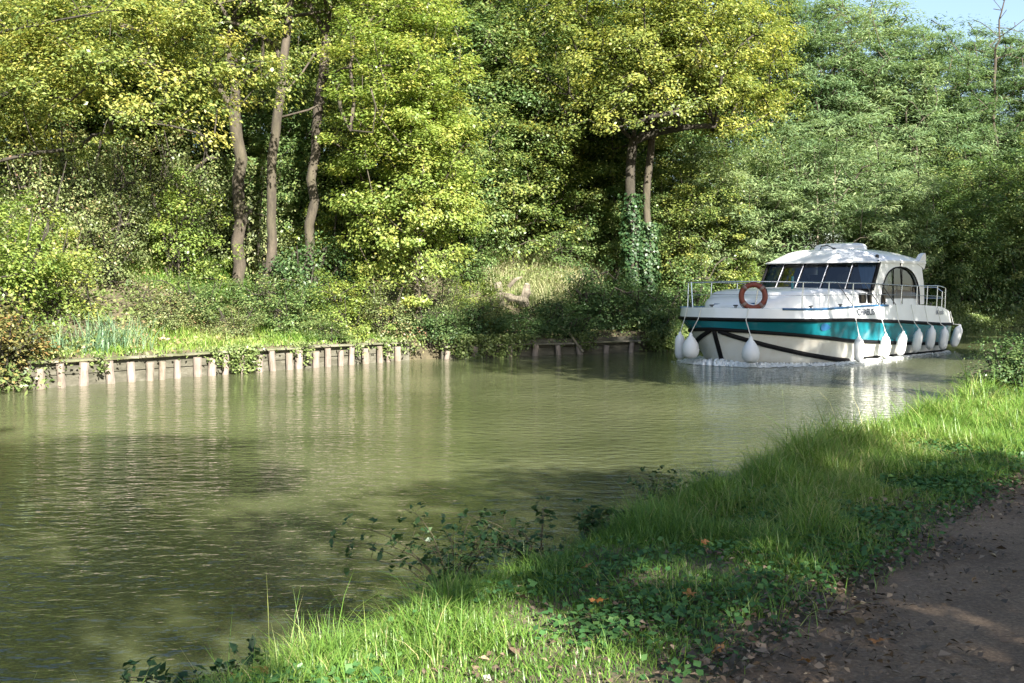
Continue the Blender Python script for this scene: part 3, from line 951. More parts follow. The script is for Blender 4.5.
# undergrowth leaves over the whole visible slope
P = scatter(r, 420000, -24, 40, 18, 62)
tf = tfar(P)
ang = P[:, 0] / P[:, 1]
ok = (tf > .35) & (tf < 22) & (ang > -.52) & (ang < .56)
ok &= r.uniform(0, 1, len(P)) < np.where(tf < 7, 1, .55)
ok &= ~((tf < 2.6) & (P[:, 0] < -3.2) & (P[:, 0] > -8.6) & (r.uniform(0, 1, len(P)) < .8))
P = P[ok]; tf = tf[ok]
lump = np.clip(.5 + .9 * smooth_noise(P, 1.1) + .5 * smooth_noise(P + 9, 2.7), .05, 1.4)
hh = lump * np.where(tf < 2.5, .35, .75) * r.uniform(0, 1, len(P)) ** .6
C = np.column_stack([P, height(P) + hh + .02])
n = len(P)
V, Qd = leaf_quads(C, np.array([0, 0, .8]) + r.normal(0, .6, (n, 3)), r.normal(0, 1, (n, 3)), .10 * r.uniform(.6, 1.5, n), .06 * r.uniform(.6, 1.4, n))
t = np.clip(.42 + .45 * smooth_noise(P, .6) + r.normal(0, .2, n), 0, 1)
tag(link('undergrowth', np_mesh('undergrowth', V, Qd, t), M['under_leaf']), kind='stuff')

# weeds hanging over the timber walls
l_ = r.uniform(0, 18.5, 60000)
a0, a1, a2 = FAR[3], FAR[4], FAR[5]
L1 = np.linalg.norm(a1 - a0); L2 = np.linalg.norm(a2 - a1)
P = np.where((l_ < L1)[:, None], a0 + (a1 - a0) * (l_ / L1)[:, None], a1 + (a2 - a1) * ((l_ - L1) / L2)[:, None])
cl = smooth_noise(np.column_stack([l_ * 1.0, l_ * .3]), 1.3) + .6 * smooth_noise(np.column_stack([l_ * .3, l_ * 1.0 + 7]), 3.1) + np.where(l_ > 10, .45, 0)
ok = r.uniform(0, 1, len(l_)) < np.clip(cl * .75 - .10, 0.01, .6)
P = P[ok]; cl = cl[ok]; n = len(P)
d1 = (a1 - a0) / L1; nn_ = np.array([-d1[1], d1[0]])
P = P + nn_ * r.uniform(-.24, .25, n)[:, None]
zz = .56 - r.uniform(0, 1, n) ** 1.3 * np.clip(.25 + cl * .45, .05, .62) + .1 * r.uniform(0, 1, n)
V, Qd = leaf_quads(np.column_stack([P, zz]), np.array([.3, -.4, .8]) + r.normal(0, .6, (n, 3)), r.normal(0, 1, (n, 3)), .075 * r.uniform(.6, 1.5, n), .05 * r.uniform(.6, 1.4, n))
tag(link('bank_weeds', np_mesh('bank_weeds', V, Qd, np.clip(.4 + r.normal(0, .2, n), 0, 1)), M['under_leaf']), kind='stuff')

# leaves trailing over the natural water edge farther right
P = []
for a0_, a1_, n_ in ((FAR[5], FAR[6], 14000), (FAR[6], FAR[7], 16000), (FAR[7], FAR[8], 9000), (FAR[2], FAR[3], 6000)):
    P.append(a0_ + (a1_ - a0_) * r.uniform(0, 1, n_)[:, None])
P = np.concatenate(P) + r.normal(0, .32, (sum((14000, 16000, 9000, 6000)), 2)) + np.array([-.05, .08])
n = len(P)
tf_ = tfar(P)
zz = np.clip(.62 + tf_ * .5, .06, .8) * r.uniform(0.03, 1, n) + np.maximum(height(P), 0) * .8
V, Qd = leaf_quads(np.column_stack([P, zz]), np.array([.2, -.4, .8]) + r.normal(0, .6, (n, 3)), r.normal(0, 1, (n, 3)), .10 * r.uniform(.6, 1.5, n), .065 * r.uniform(.6, 1.4, n))
tag(link('edge_weeds', np_mesh('edge_weeds', V, Qd, np.clip(.3 + r.normal(0, .2, n), 0, 1)), M['under_leaf']), kind='stuff')

# grass of the verge and of the clearing
P = scatter(r, 90000, -12, 6, 19, 36)
tf = tfar(P)
ok = (tf > -.04) & (tf < 3.0) & (P[:, 0] < -2.2) & (P[:, 0] > -9.5)
P = P[ok]; n = len(P)
hv = .12 + .30 * np.clip(.5 + smooth_noise(P, 1.4), 0, 1) * np.clip(tfar(P) / 1.6, .3, 1)
blades(r, P, height(P) - .02, hv * r.uniform(.5, 1.3, n), .020 * r.uniform(.7, 1.4, n), .7, .66 + .25 * smooth_noise(P, 1.) + r.normal(0, .16, n), 'verge_grass', M['grass'])
P = scatter(r, 30000, -3.5, 6, 34, 48)
tf = tfar(P)
q = (P[:, 0] - .6) / 2.6, (P[:, 1] - 39.5) / 4.5
ok = (q[0] ** 2 + q[1] ** 2 < 1 + .3 * smooth_noise(P, 1.2))
P = P[ok]; n = len(P)
blades(r, P, height(P) - .02, .75 * r.uniform(.5, 1.3, n), .03 * r.uniform(.7, 1.4, n), .6, .55 + .3 * smooth_noise(P, .7) + r.normal(0, .2, n), 'clearing_grass', M['dry_grass'])
P = scatter(r, 24000, -14, -6, 27, 38)
q = (P[:, 0] + 10.5) / 3.0, (P[:, 1] - 31.5) / 2.4
ok = (q[0] ** 2 + q[1] ** 2 < 1)
P = P[ok]; n = len(P)
blades(r, P, height(P) - .02, .45 * r.uniform(.5, 1.3, n), .028 * r.uniform(.7, 1.4, n), .6, .45 + .3 * smooth_noise(P, .7) + r.normal(0, .2, n), 'slope_grass', M['grass'])

# reeds
for i, (px, d, nb, hgt, lb) in enumerate([(55, 22.7, 80, .85, 'bluish green iris clump at the water edge, leftmost of the three clumps'), (98, 23.3, 130, 1.0, 'bluish green iris clump, middle and fullest of the three above the posts'), (126, 23.9, 100, .95, 'bluish green iris clump beside the grass verge, rightmost of the three')]):
    x, y, z = XD(px, d)
    rr = np.random.default_rng(60 + i)
    P = rr.normal(0, .26, (nb, 2))
    o = blades(rr, P, np.zeros(nb) - .05, hgt * rr.uniform(.45, 1.1, nb), .024 * rr.uniform(.7, 1.3, nb), .55, rr.uniform(.2, 1, nb), 'iris_clump', M['reed'], kind=None, segs=4)
    o.location = (x, y, z)
    tag(o, lb, 'plant', 'iris clumps on the far bank')

# ------------------------------------------------------------------ timber revetment


def revetment(name, label, s0, s1, spacing, seed, hz, lean):
    """posts, backing boards and a cap board along the far edge, from arc length s0 to s1 (m from the FAR corner at px 30)"""
    rr = random.Random(seed)
    pts = [np.array(FAR[3]), np.array(FAR[4]), np.array(FAR[5]), np.array(FAR[6])]
    seg = [np.linalg.norm(b_ - a) for a, b_ in zip(pts, pts[1:])]

    def at(s):
        for a, b_, L in zip(pts, pts[1:], seg):
            if s <= L or b_ is pts[-1]:
                d = (b_ - a) / L
                return a + d * s, d
            s -= L
    p0, d0 = at((s0 + s1) / 2)
    root = empty(name, (p0[0], p0[1], 0))
    o3 = np.array([p0[0], p0[1], 0])
    n = int((s1 - s0) / .55)
    rows = []; cap = []
    for i in range(n + 1):
        s = s0 + (s1 - s0) * i / n
        p, d = at(s)
        nn = np.array([-d[1], d[0]])            # inland
        q = p + nn * .02
        rows.append((q, nn, d))
    # backing boards, three courses
    for course in range(3):
        mb = MB()
        z0 = -.25 + course * .245; z1 = z0 + .235
        front = []; back = []
        for (q, nn, d) in rows:
            jx = rr.uniform(-.008, .008)
            a = q + nn * (.055 + jx); b_ = a + nn * .045
            front.append(a); back.append(b_)
        mb.grid([[tuple(np.append(a, z0) - o3) for a in front], [tuple(np.append(a, z1 + rr.uniform(-.02, .0)) - o3) for a in front], [tuple(np.append(a, z1 - .01) - o3) for a in back], [tuple(np.append(a, z0) - o3) for a in back]])
        mb.build('backing_board', M['board'], root)
    k0 = 0
    while k0 < len(rows) - 1:                       # cap boards of uneven lengths laid end to end
        k1 = min(len(rows) - 1, k0 + rr.choice((3, 4, 5)))
        mb = MB(); R1 = []; R2 = []; R3 = []; R4 = []
        dz = rr.uniform(-.02, .012); ov = rr.uniform(.05, .09); tw_ = rr.uniform(-.012, .012)
        for k in range(k0, k1 + 1):
            q, nn, d = rows[k]
            e = d * (.012 if k == k0 else (-.012 if k == k1 else 0))
            zt = hz + .02 + dz + tw_ * (k - k0) + rr.uniform(-.004, .004)
            a = q - nn * ov + e; b_ = q + nn * .13 + e
            R1.append(tuple(np.append(a, zt - .035) - o3)); R2.append(tuple(np.append(a, zt) - o3)); R3.append(tuple(np.append(b_, zt + .01) - o3)); R4.append(tuple(np.append(b_, zt - .035) - o3))
        mb.grid([R1, R2, R3, R4, R1])
        for e in (0, -1): mb.add([R1[e], R2[e], R3[e], R4[e]], [(0, 1, 2, 3)])
        mb.build('cap_board', M['cap'], root)
        k0 = k1
    s = s0 + .15
    while s < s1 - .1:
        p, d = at(s); nn = np.array([-d[1], d[0]])
        c = p - nn * .045
        rad = rr.uniform(.066, .095)
        ht = hz - .035 + rr.uniform(-.09, .01)
        tilt = rr.uniform(-lean, lean)
        mb = MB()
        prof = []
        for k in range(7):
            z = -.7 + (ht + .7) * k / 6
            pp = c + d * tilt * (z - .3)
            prof.append(tuple(np.append(pp, z) - o3 + np.array([rr.uniform(-.006, .006), rr.uniform(-.006, .006), 0])))
        mb.tube(prof, [rad * rr.uniform(.93, 1.05) for _ in prof], n=10)
        mb.build('post', M['post'], root, smooth=False)
        s += spacing * rr.uniform(.66, 1.34)
    tag(root, label, 'bank revetment')
    return root


revetment('bank_revetment', 'sunlit timber bank wall of pale posts and boards along the grass verge at left', .0, 10.45, .44, 3, .50, .07)
revetment('bank_revetment', 'overgrown shaded timber bank wall of dark posts below the forked oak', 11.4, 18.0, .95, 5, .34, .22)

# pale stump and driftwood
bx = XD(512, 33.6)
o = empty('tree_stump', bx)
mb = MB()
rr = np.random.default_rng(71)
for (a, b_, ra, rb) in [((-.35, 0, -.2), (-.42, 0, .55), .16, .11), ((.35, .1, -.2), (.45, .05, .50), .15, .10), ((-.35, 0, .15), (.4, .05, .0), .12, .10)]:
    pts = [np.array(a) + (np.array(b_) - np.array(a)) * t + rr.normal(0, .02, 3) for t in np.linspace(0, 1, 6)]
    mb.tube(pts, [q_ * rr.uniform(.72, 1.25) for q_ in np.linspace(ra, rb, 6)], n=7)
mb.build('log', M['deadwood'], o)
mb = MB(); mb.tube([(-.1, -.05, .4), (.1, -.1, .62), (.3, 0, .7)], [.07, .06, .03], n=7); mb.build('broken_branch', M['deadwood'], o)
o.location.z += .85
tag(o, 'pale weathered stump of broken logs among the bushes below the clearing', 'stump')
a = XD(556, 32.3); b_ = XD(582, 32.1)
mb = MB(); mb.tube([(0, 0, .75), (.35, -.1, .5), (.75, -.3, -.05)], [.03, .035, .04], n=6)
mb.tube([(.3, -.1, .53), (.42, -.2, .72), (.45, -.2, .9)], [.018, .014, .006], n=5)
o = mb.build('fallen_branch', M['deadwood']); o.location = (a[0], a[1] - .4, .12)
tag(o, 'bare fallen branch slanting into the water from the shaded bank', 'branch')
# dead saplings
for i, (px, d, top, lb) in enumerate([(816, 41.8, 140, 'bleached dead sapling above the boat roof, taller of the two'), (832, 41.9, 158, 'bleached dead sapling above the boat roof, shorter of the two')]):
    x, y, z = XD(px, d)
    hgt = pz(top, d) - z
    rr = np.random.default_rng(80 + i)
    mb = MB()
    pts = [(rr.normal(0, .05), rr.normal(0, .05), -.2 + (hgt + .2) * k / 7) for k in range(8)]
    mb.tube(pts, list(np.linspace(.06, .015, 8)), n=6)
    for k in range(7):
        b0 = np.array(pts[3 + k % 4]); aa = rr.uniform(0, 6.28)
        e = b0 + np.array([math.cos(aa) * .5, math.sin(aa) * .5, .7]) * rr.uniform(.5, 1.1)
        mb.tube([b0, (b0 + e) / 2 + rr.normal(0, .05, 3), e], [.018, .012, .005], n=4)
    o = mb.build('dead_sapling', M['deadwood']); o.location = (x, y, z)
    tag(o, lb, 'dead tree', 'dead saplings behind the boat')
# bare crown at the upper right
x, y, z = XD(990, 58)
rr = np.random.default_rng(90)
tw = []
for k in range(26):
    tw.append((rr.normal(0, .9), rr.normal(0, .8), rr.uniform(13.0, 16.9)))
mbt = skeleton(rr, [[(0, 0, -.3), (.2, 0, 6), (0, .1, 12), (.3, 0, 16.5)]], np.array(tw), .07, seg=.5, rtip=.014)
root = empty('bare_tree', (x, y, z)); mbt.build('trunk', M['bark'], root)
tag(root, 'leafless twigs of a bare tree against the sky in the upper right corner', 'tree')

exec_boat = True
# ------------------------------------------------------------------ the boat
BANG = R(44)
BOW = (5.0, 27.3)
LEN = 10.3
HX = (math.sin(BANG), math.cos(BANG))               # aft direction on the ground
S0 = LEN / 2
boat = empty('motor_cruiser', (BOW[0] + HX[0] * S0, BOW[1] + HX[1] * S0, 0), math.atan2(-HX[1], -HX[0]))
tag(boat, 'white and teal motor cruiser with a wide windscreen, heading down the canal', 'boat')


def B(s, b_, z): return (S0 - s, b_, z)           # local: x ahead, y to port


def lerp_tab(tab, s):
    xs = [a for a, _ in tab]; ys = [b_ for _, b_ in tab]
    return float(np.interp(s, xs, ys))


LEV = [  # width, rake, sharpness a, p, q, z table
    (1.25, .70, 4.2, 1.8, .9, [(0, -.35), (11, -.35)]),
    (1.74, .46, 3.0, 2.0, .66, [(0, 0), (11, 0)]),
    (1.84, .03, 2.5, 2.1, .62, [(0, .90), (1.2, .78), (3.5, .55), (6.5, .38), (9, .27), (11, .25)]),
    (1.92, .00, 1.9, 2.2, .55, [(0, 1.15), (3.5, 1.10), (6.5, .98), (9, .85), (11, .79)]),
    (1.86, .08, 1.8, 2.3, .52, [(0, 1.43), (2, 1.40), (4.5, 1.46), (7.5, 1.44), (9.2, 1.36), (10.3, 1.16)]),
]


def lev_pt(l, u, side):
    W, rake, a, p, q, zt = LEV[l]
    s = rake + (LEN - rake - (.12 if l < 2 else 0)) * u ** 1.7
    x = min((s - rake) / a, 1)
    hb = W * (1 - (1 - x) ** p) ** q
    st = max(0, (u - .93) / .07)
    hb *= 1 - .10 * st ** 2
    return s, hb * side, lerp_tab(zt, s)


def hull_pt(l, u, side, push=0.):
    l0 = min(int(l), 3); f = l - l0
    A = np.array(lev_pt(l0, u, side)); Bp = np.array(lev_pt(l0 + 1, u, side))
    P = A + (Bp - A) * f
    P[1] += side * push
    if push and u < .2: P[0] -= push * (1 - u / .2)
    return P


NU = 56
US = [k / NU for k in range(NU + 1)]


def hull_sheet(name, l0, l1, mat, nl=4, transom=True):
    mb = MB()
    for side in (1, -1):
        rows = [[B(*hull_pt(l0 + (l1 - l0) * k / nl, u, side)) for u in US] for k in range(nl + 1)]
        mb.grid(rows, side > 0)
    if transom:
        rows = [[B(*(hull_pt(l0 + (l1 - l0) * k / nl, 1, 1) * np.array([1, w, 1]))) for w in np.linspace(1, -1, 7)] for k in range(nl + 1)]
        mb.grid(rows)
    return mb.build(name, mat, boat, smooth=True)


o = hull_sheet('lower_hull', 0, 2, M['gel_cream'], 8)
o = hull_sheet('teal_band', 2, 3, M['teal'], 4)
o = hull_sheet('topsides', 3, 4, M['gel_white'], 4)


def strake(name, l, r_, u0=0., u1=1., both=True, push=.01, mat='rubber'):
    mb = MB()
    us = [u0 + (u1 - u0) * k / 60 for k in range(61)]
    pts = [B(*hull_pt(l, u, 1, push)) for u in us]
    if both:
        pts2 = [B(*hull_pt(l, u, -1, push)) for u in us]
        if u0 == 0: pts = pts2[::-1] + pts[1:]
        else: mb.tube(pts2, r_, n=6)
    mb.tube(pts, r_, n=6)
    return mb.build(name, M[mat], boat, smooth=True)


strake('rub_rail', 3, .045)
strake('chine_rail', 2, .05)


def diag(name, side, s_end_u, r_=.062):
    mb = MB()
    pts = []
    for k in range(25):
        t = k / 24
        u = .02 + (s_end_u - .02) * t
        pts.append(B(*hull_pt(1.97 - .93 * t ** .9, u, side, .008)))
    mb.tube(pts, r_, n=6)
    return mb.build(name, M['rubber'], boat, smooth=True)


diag('spray_rail', 1, .52)
diag('spray_rail', -1, .52)
mb = MB(); mb.tube([B(*(hull_pt(l, 0, 1) + np.array([-.012, 0, 0]))) for l in np.linspace(1.98, .8, 10)], .06, n=6)
mb.build('stem_guard', M['rubber'], boat, smooth=True)
strake('bottom_rail', 1.12, .03, .55, 1.)

# deck with camber
mb = MB()
rows = []
for u in US:
    s, hb, z = hull_pt(4, u, 1)
    rows.append([B(s, hb * w, z - .012 + .03 * (1 - w * w)) for w in np.linspace(1, -1, 9)])
mb.grid(rows, True)
mb.build('deck', M['gel_white'], boat, smooth=True)
strake('gunwale_stripe', 3.97, .030, .20, .70, True, .006, 'blue')

# trunk cabin (coachroof) forward of and below the wheelhouse
TR = [(.80, .55, .03), (.92, .85, .16), (1.15, 1.05, .25), (1.40, 1.14, .27), (1.5, 1.18, .38), (1.8, 1.30, .44), (2.4, 1.42, .47), (3.2, 1.54, .47), (4.2, 1.66, .42), (5.2, 1.70, .40), (8.0, 1.70, .40)]


def trunk_sec(s, w, h):
    zb = lerp_tab(LEV[4][5], s) - .03
    zt = zb + .03 + h
    half = [(w, zb), (w - .01, zb + .45 * h), (w - .03, zb + .70 * h), (w - .09, zb + .90 * h + .02), (w - .22, zt), (w * .5, zt + .03), (0, zt + .045)]
    full = half + [(-a, z) for a, z in half[-2::-1]]
    return [B(s, a, z) for a, z in full]


mb = MB()
ss = np.linspace(.8, 8.0, 60)
tab = np.array(TR)
secs = [trunk_sec(s, np.interp(s, tab[:, 0], tab[:, 1]), np.interp(s, tab[:, 0], tab[:, 2])) for s in ss]
mb.grid(secs, True)
n_ = len(secs[0])
mb.add(secs[0], [tuple(range(n_))]); mb.add(secs[-1], [tuple(range(n_ - 1, -1, -1))])
mb.build('coachroof', M['gel_white'], boat, smooth=True)


def tw(s): return float(np.interp(s, tab[:, 0], tab[:, 1]))


# portholes in the trunk side
for side in (1, -1):
    for s in (4.55, 5.0, 5.65):
        w = tw(s)
        mb = MB()
        hw, hh_ = (.17, .13)
        zc = lerp_tab(LEV[4][5], s) + .19
        mb.box(B(s, side * (w + .0), zc), (hw * 2, .05, hh_ * 2))
        pf = mb.build('porthole', M['rubber'], boat)
        mb = MB(); mb.box(B(s, side * (w + .012), zc), (hw * 2 - .05, .05, hh_ * 2 - .05))
        mb.build('pane', M['glass'], pf)

# wheelhouse
HB = 1.73
NODES = [-1, -.62, -.22, .22, .62, 1]


def ws_base(v): return np.array([4.62 + .36 * v * v, HB * v, 1.87])
def ws_top(v): return np.array([5.14 + .30 * v * v, (HB - .03) * v, 2.63])


frame = MB()
for v in NODES:
    a, t = ws_base(v), ws_top(v)
    frame.tube([B(*a), B(*t)], .035 if abs(v) < 1 else .05, n=6)
frame.tube([B(*(ws_base(v))) for v in np.linspace(-1, 1, 21)], .035, n=6)
frame.tube([B(*(ws_top(v) + np.array([0, 0, .02]))) for v in np.linspace(-1, 1, 21)], .03, n=6)
fr_o = frame.build('windscreen_frame', M['rubber'], boat)
for a, c_ in zip(NODES[:-1], NODES[1:]):
    mb = MB()
    mb.grid([[B(*(ws_base(v) + np.array([.0, 0, .02]))) for v in np.linspace(a + .02, c_ - .02, 4)], [B(*ws_top(v)) for v in np.linspace(a + .02, c_ - .02, 4)]])
    mb.build('windscreen_pane', M['glass'], boat)
mb = MB()
for v in (-.62, -.22, .22, .62):
    a, t = ws_base(v), ws_top(v)
    mb.tube([B(*(a + np.array([-.035, 0, .02]))), B(*(t + np.array([-.035, 0, 0])))], .014, n=5)
mb.build('wiper', M['steel'], boat)

# side walls with the big arched opening
SA, SB_ = 5.56, 7.95          # opening
Z0, ZT = 1.44, 2.66


def arch_top(s):
    k = (s - (SA + SB_) / 2) / ((SB_ - SA) / 2)
    return Z0 + .06 + (2.50 - Z0 - .06) * max(0, (1 - abs(k) ** 2.3)) ** (1 / 2.6)


for side in (1, -1):
    mb = MB()
    outer_front = lambda z: 4.98 + (z - 1.90) / (2.63 - 1.90) * .46 if z > 1.9 else 4.98
    cols = []
    sl = list(np.linspace(SA, SB_, 29))
    for t in (0, .03):
        pass
    th = .07

    def wall(b_, flip):
        # front pillar
        zs = np.concatenate([np.linspace(Z0, 2.2, 10), np.linspace(2.25, 2.50, 14), [2.56, ZT]])
        kk = lambda z: max(0, min(1, (z - Z0 - .06) / (2.50 - Z0 - .06)))
        mid = (SA + SB_) / 2; hw = (SB_ - SA) / 2
        inner_f = lambda z: mid - hw * (1 - kk(z) ** 2.6) ** (1 / 2.3)
        inner_r = lambda z: mid + hw * (1 - kk(z) ** 2.6) ** (1 / 2.3)
        rear = lambda z: 8.30 - .14 * kk(z) ** 2
        bb = lambda z: b_ - side * .05 * max(0, (z - 1.9)) 
        mb.grid([[B(outer_front(z), bb(z), z) for z in zs], [B(inner_f(z), bb(z), z) for z in zs]], flip)
        mb.grid([[B(inner_r(z), bb(z), z) for z in zs], [B(rear(z), bb(z), z) for z in zs]], flip)
        return [B(inner_f(z), bb(z), z) for z in zs] + [B(inner_r(z), bb(z), z) for z in zs[::-1]]
    e1 = wall(side * HB, side > 0)
    e2 = wall(side * (HB - th), side < 0)
    mb.grid([e1, e2], side < 0)
    mb.build('cabin_side', M['gel_white'], boat)
    # trim round the opening and the side glass with curtain behind
    mb = MB(); mb.tube([tuple(np.array(p) + np.array([0, side * .006, 0])) for p in e1], .022, n=5)
    mb.build('window_seal', M['rubber'], boat)
    mb = MB()
    rows = []
    for s in np.linspace(SA + .02, SB_ - .02, 25):
        zt_ = arch_top(s)
        rows.append([B(s, side * (HB - .045 - .05 * max(0, z - 1.9)), z) for z in np.linspace(Z0, zt_, 6)])
    mb.grid(rows, side > 0)
    sg = mb.build('side_window', M['glass'], boat)
    mb = MB(); mb.tube([B(6.35, side * (HB - .03), Z0 + .02), B(6.35, side * (HB - .05), 2.46)], .016, n=5)
    mb.tube([B(6.9, side * (HB - .03), Z0 + .02), B(6.9, side * (HB - .05), 2.45)], .016, n=5)
    mb.build('window_bar', M['rubber'], sg)
    for (c0, c1, wv) in ((5.95, 6.15, .12), (6.5, 6.72, .03)):
        mb = MB(); rows = []
        for k in range(9):
            t = k / 8
            rows.append([B(c0 + (c1 - c0) * j / 8 + wv * math.sin(t * 3), side * (HB - .16 + .025 * math.sin(j * 2.2)), 1.5 + (2.42 - 1.5) * (t if wv > .05 else t * .45)) for j in range(9)])
        mb.grid(rows)
        mb.build('curtain', M['curtain'], boat, smooth=True)

# curtains in the two outer windscreen panes
for (v0, v1, side) in ((.66, .97, 1), (-.97, -.72, -1)):
    mb = MB(); rows = []
    for k in range(8):
        t = k / 7
        row = []
        for j in range(13):
            v = v0 + (v1 - v0) * j / 12 if side > 0 else v0 + (v1 - v0) * j / 12
            if side > 0: v = .97 - (.97 - v) * (.35 + .65 * t)
            p = ws_base(v) * (1 - t) + ws_top(v) * t
            row.append(B(p[0] + .10 + .02 * math.sin(j * 2.4), p[1] * .985, p[2]))
        rows.append(row)
    mb.grid(rows); mb.build('windscreen_curtain', M['blue_curtain'], boat, smooth=True)

# roof: cambered shell with brow and rear fins
mb = MB()
nu_, nv_ = 24, 21


def roof_pt(u, v, top=True):
    ft = ws_top(v)
    s = (ft[0] - .14) * (1 - u) + (8.36 - .10 * (1 - v * v)) * u
    wv = (HB + .05 - .04) * v
    k = min(1, u / .24)
    hgt = .34 * (1 - (1 - k) ** 2.2) * (1 - max(0, (u - .45) / .55) ** 2 * .55)
    z = 2.64 + hgt * (1 - abs(v) ** 4.5) + .04 * k
    return B(s, wv, z if top else 2.61)


mb.grid([[roof_pt(u, v) for v in np.linspace(-1, 1, nv_)] for u in np.linspace(0, 1, nu_)])
mb.grid([[roof_pt(u, v, False) for v in np.linspace(-1, 1, nv_)] for u in np.linspace(0, 1, nu_)], True)
for e in ((lambda t: (t, -1)), (lambda t: (t, 1)), (lambda t: (0, t * 2 - 1)), (lambda t: (1, t * 2 - 1))):
    mb.grid([[roof_pt(*e(t)) for t in np.linspace(0, 1, 24)], [roof_pt(*e(t), False) for t in np.linspace(0, 1, 24)]])
roof = mb.build('wheelhouse_roof', M['gel_white'], boat, smooth=True)
for side in (1, -1):
    mb = MB()
    outl = [(7.80, 2.62), (8.0, 2.72), (8.2, 2.88), (8.36, 2.93), (8.42, 2.80), (8.38, 2.55), (8.30, 2.45), (8.14, 2.52)]
    w0, w1 = side * (HB - .02), side * (HB - .16)
    a = [B(s, w0, z) for s, z in outl]; c_ = [B(s, w1, z) for s, z in outl]
    n_ = len(outl)
    mb.add(a + c_, [tuple(range(n_)), tuple(range(2 * n_ - 1, n_ - 1, -1))] + [(i, (i + 1) % n_, (i + 1) % n_ + n_, i + n_) for i in range(n_)])
    mb.build('roof_fin', M['gel_white'], boat)
# raised roof hatch
mb = MB()
rows = []
for k, (sh, z) in enumerate([(1.0, 2.86), (1.0, 3.02), (.97, 3.12), (.90, 3.18), (.75, 3.205), (.4, 3.215), (.02, 3.215)]):
    ring = []
    for j in range(33):
        an = 2 * math.pi * j / 32
        cx_ = math.copysign(abs(math.cos(an)) ** .5, math.cos(an)); sy_ = math.copysign(abs(math.sin(an)) ** .5, math.sin(an))
        ring.append(B(6.5 + .62 * sh * cx_, .66 * sh * sy_, z - .05 * (cx_ * sh < 0) * abs(cx_ * sh)))
    rows.append(ring)
mb.grid(rows); mb.build('roof_hatch', M['gel_white'], boat, smooth=True)
mb = MB()
mb.tube([B(5.8, .18, 2.94), B(5.75, .14, 3.06), B(5.75, -.02, 3.13), B(5.75, -.2, 3.1), B(5.77, -.24, 3.0)], .016, n=6)
o = mb.build('searchlight', M['black'], boat)
mb = MB(); mb.lathe(B(5.75, .2, 2.95), [(.05, 0), (.06, .04), (.05, .09), (.02, .11)], 10); mb.build('lamp_base', M['black'], o)
for (s, b_, z) in ((5.34, .55, 2.80), (5.62, 1.55, 2.76)):
    mb = MB(); mb.lathe(B(s, b_, z), [(.045, -.06), (.05, 0), (.05, .06), (.02, .08)], 10); mb.build('navigation_light', M['black'], boat)
# dark inside of the wheelhouse
mb = MB()
mb.box(B(6.7, 0, 1.99), (2.0, 2.9, .04))
mb.box(B(8.15, -.75, 2.05), (.05, 1.6, 1.1)); mb.box(B(8.15, 1.2, 2.05), (.05, .7, 1.1))
mb.box(B(5.55, 0, 2.0), (.5, 2.6, .12))
mb.build('cabin_interior', M['interior'], boat)
mb = MB(); mb.box(B(6.9, -.6, 2.15), (.5, .9, .3)); mb.box(B(7.2, -.6, 2.35), (.12, .9, .5)); mb.build('helm_seat', M['interior'], boat)
mb = MB()
mb.tube([B(6.0 + .05 * 0, .5 + .2 * math.cos(a), 2.2 + .2 * math.sin(a)) for a in np.linspace(0, 6.28, 17)[:-1]], .018, closed=True, n=5)
mb.build('steering_wheel', M['black'], boat)

# guard rails
def rail_pt(s, side, dz, inset=.10):
    # the rail follows the gunwale outline
    u = max(0., (s - .08) / (LEN - .08)) ** (1 / 1.7)
    p = hull_pt(4, u, side)
    return np.array([s + inset * (1 - min(1, s / 1.5)), p[1] - side * inset, p[2] + dz])


RB = [(0, .66), (2.5, .66), (4, .60), (7.5, .53), (9.2, .62), (10.2, .70)]


def rail_line(frac):
    sl = [.06 + (9.95 - .06) * (k / 50) ** 1.5 for k in range(51)]
    pr = [B(*rail_pt(s, -1, lerp_tab(RB, s) * frac)) for s in sl][::-1]
    pl = [B(*rail_pt(s, 1, lerp_tab(RB, s) * frac)) for s in sl]
    return pr + pl


gr = MB(); gr.tube(rail_line(1), .014, n=6); gr_o = gr.build('guard_rail', M['steel'], boat, smooth=True)
mb = MB(); mb.tube(rail_line(.5), .008, n=5); mb.build('lower_rail', M['steel'], boat, smooth=True)
for side in (1, -1):
    for s in (.35, 1.3, 2.5, 3.8, 5.2, 6.7, 7.7, 8.4, 9.1, 9.9):
        mb = MB(); a = rail_pt(s, side, 0); t = rail_pt(s + .05, side, lerp_tab(RB, s))
        mb.tube([B(*a), B(*((a + t) / 2)), B(*t)], .015, n=6)
        mb.build('stanchion', M['steel'], boat)
mb = MB()
mb.tube([B(9.95, 1.55, 1.2), B(10.0, 1.55, 1.8), B(10.02, 1.35, 1.93), B(10.02, .6, 1.93), B(10.02, .5, 1.88), B(10.02, .5, 1.2)], .017, n=6)
mb.tube([B(10.02, 1.55, 1.6), B(10.02, .5, 1.6)], .012, n=5)
mb.build('stern_rail', M['steel'], boat)
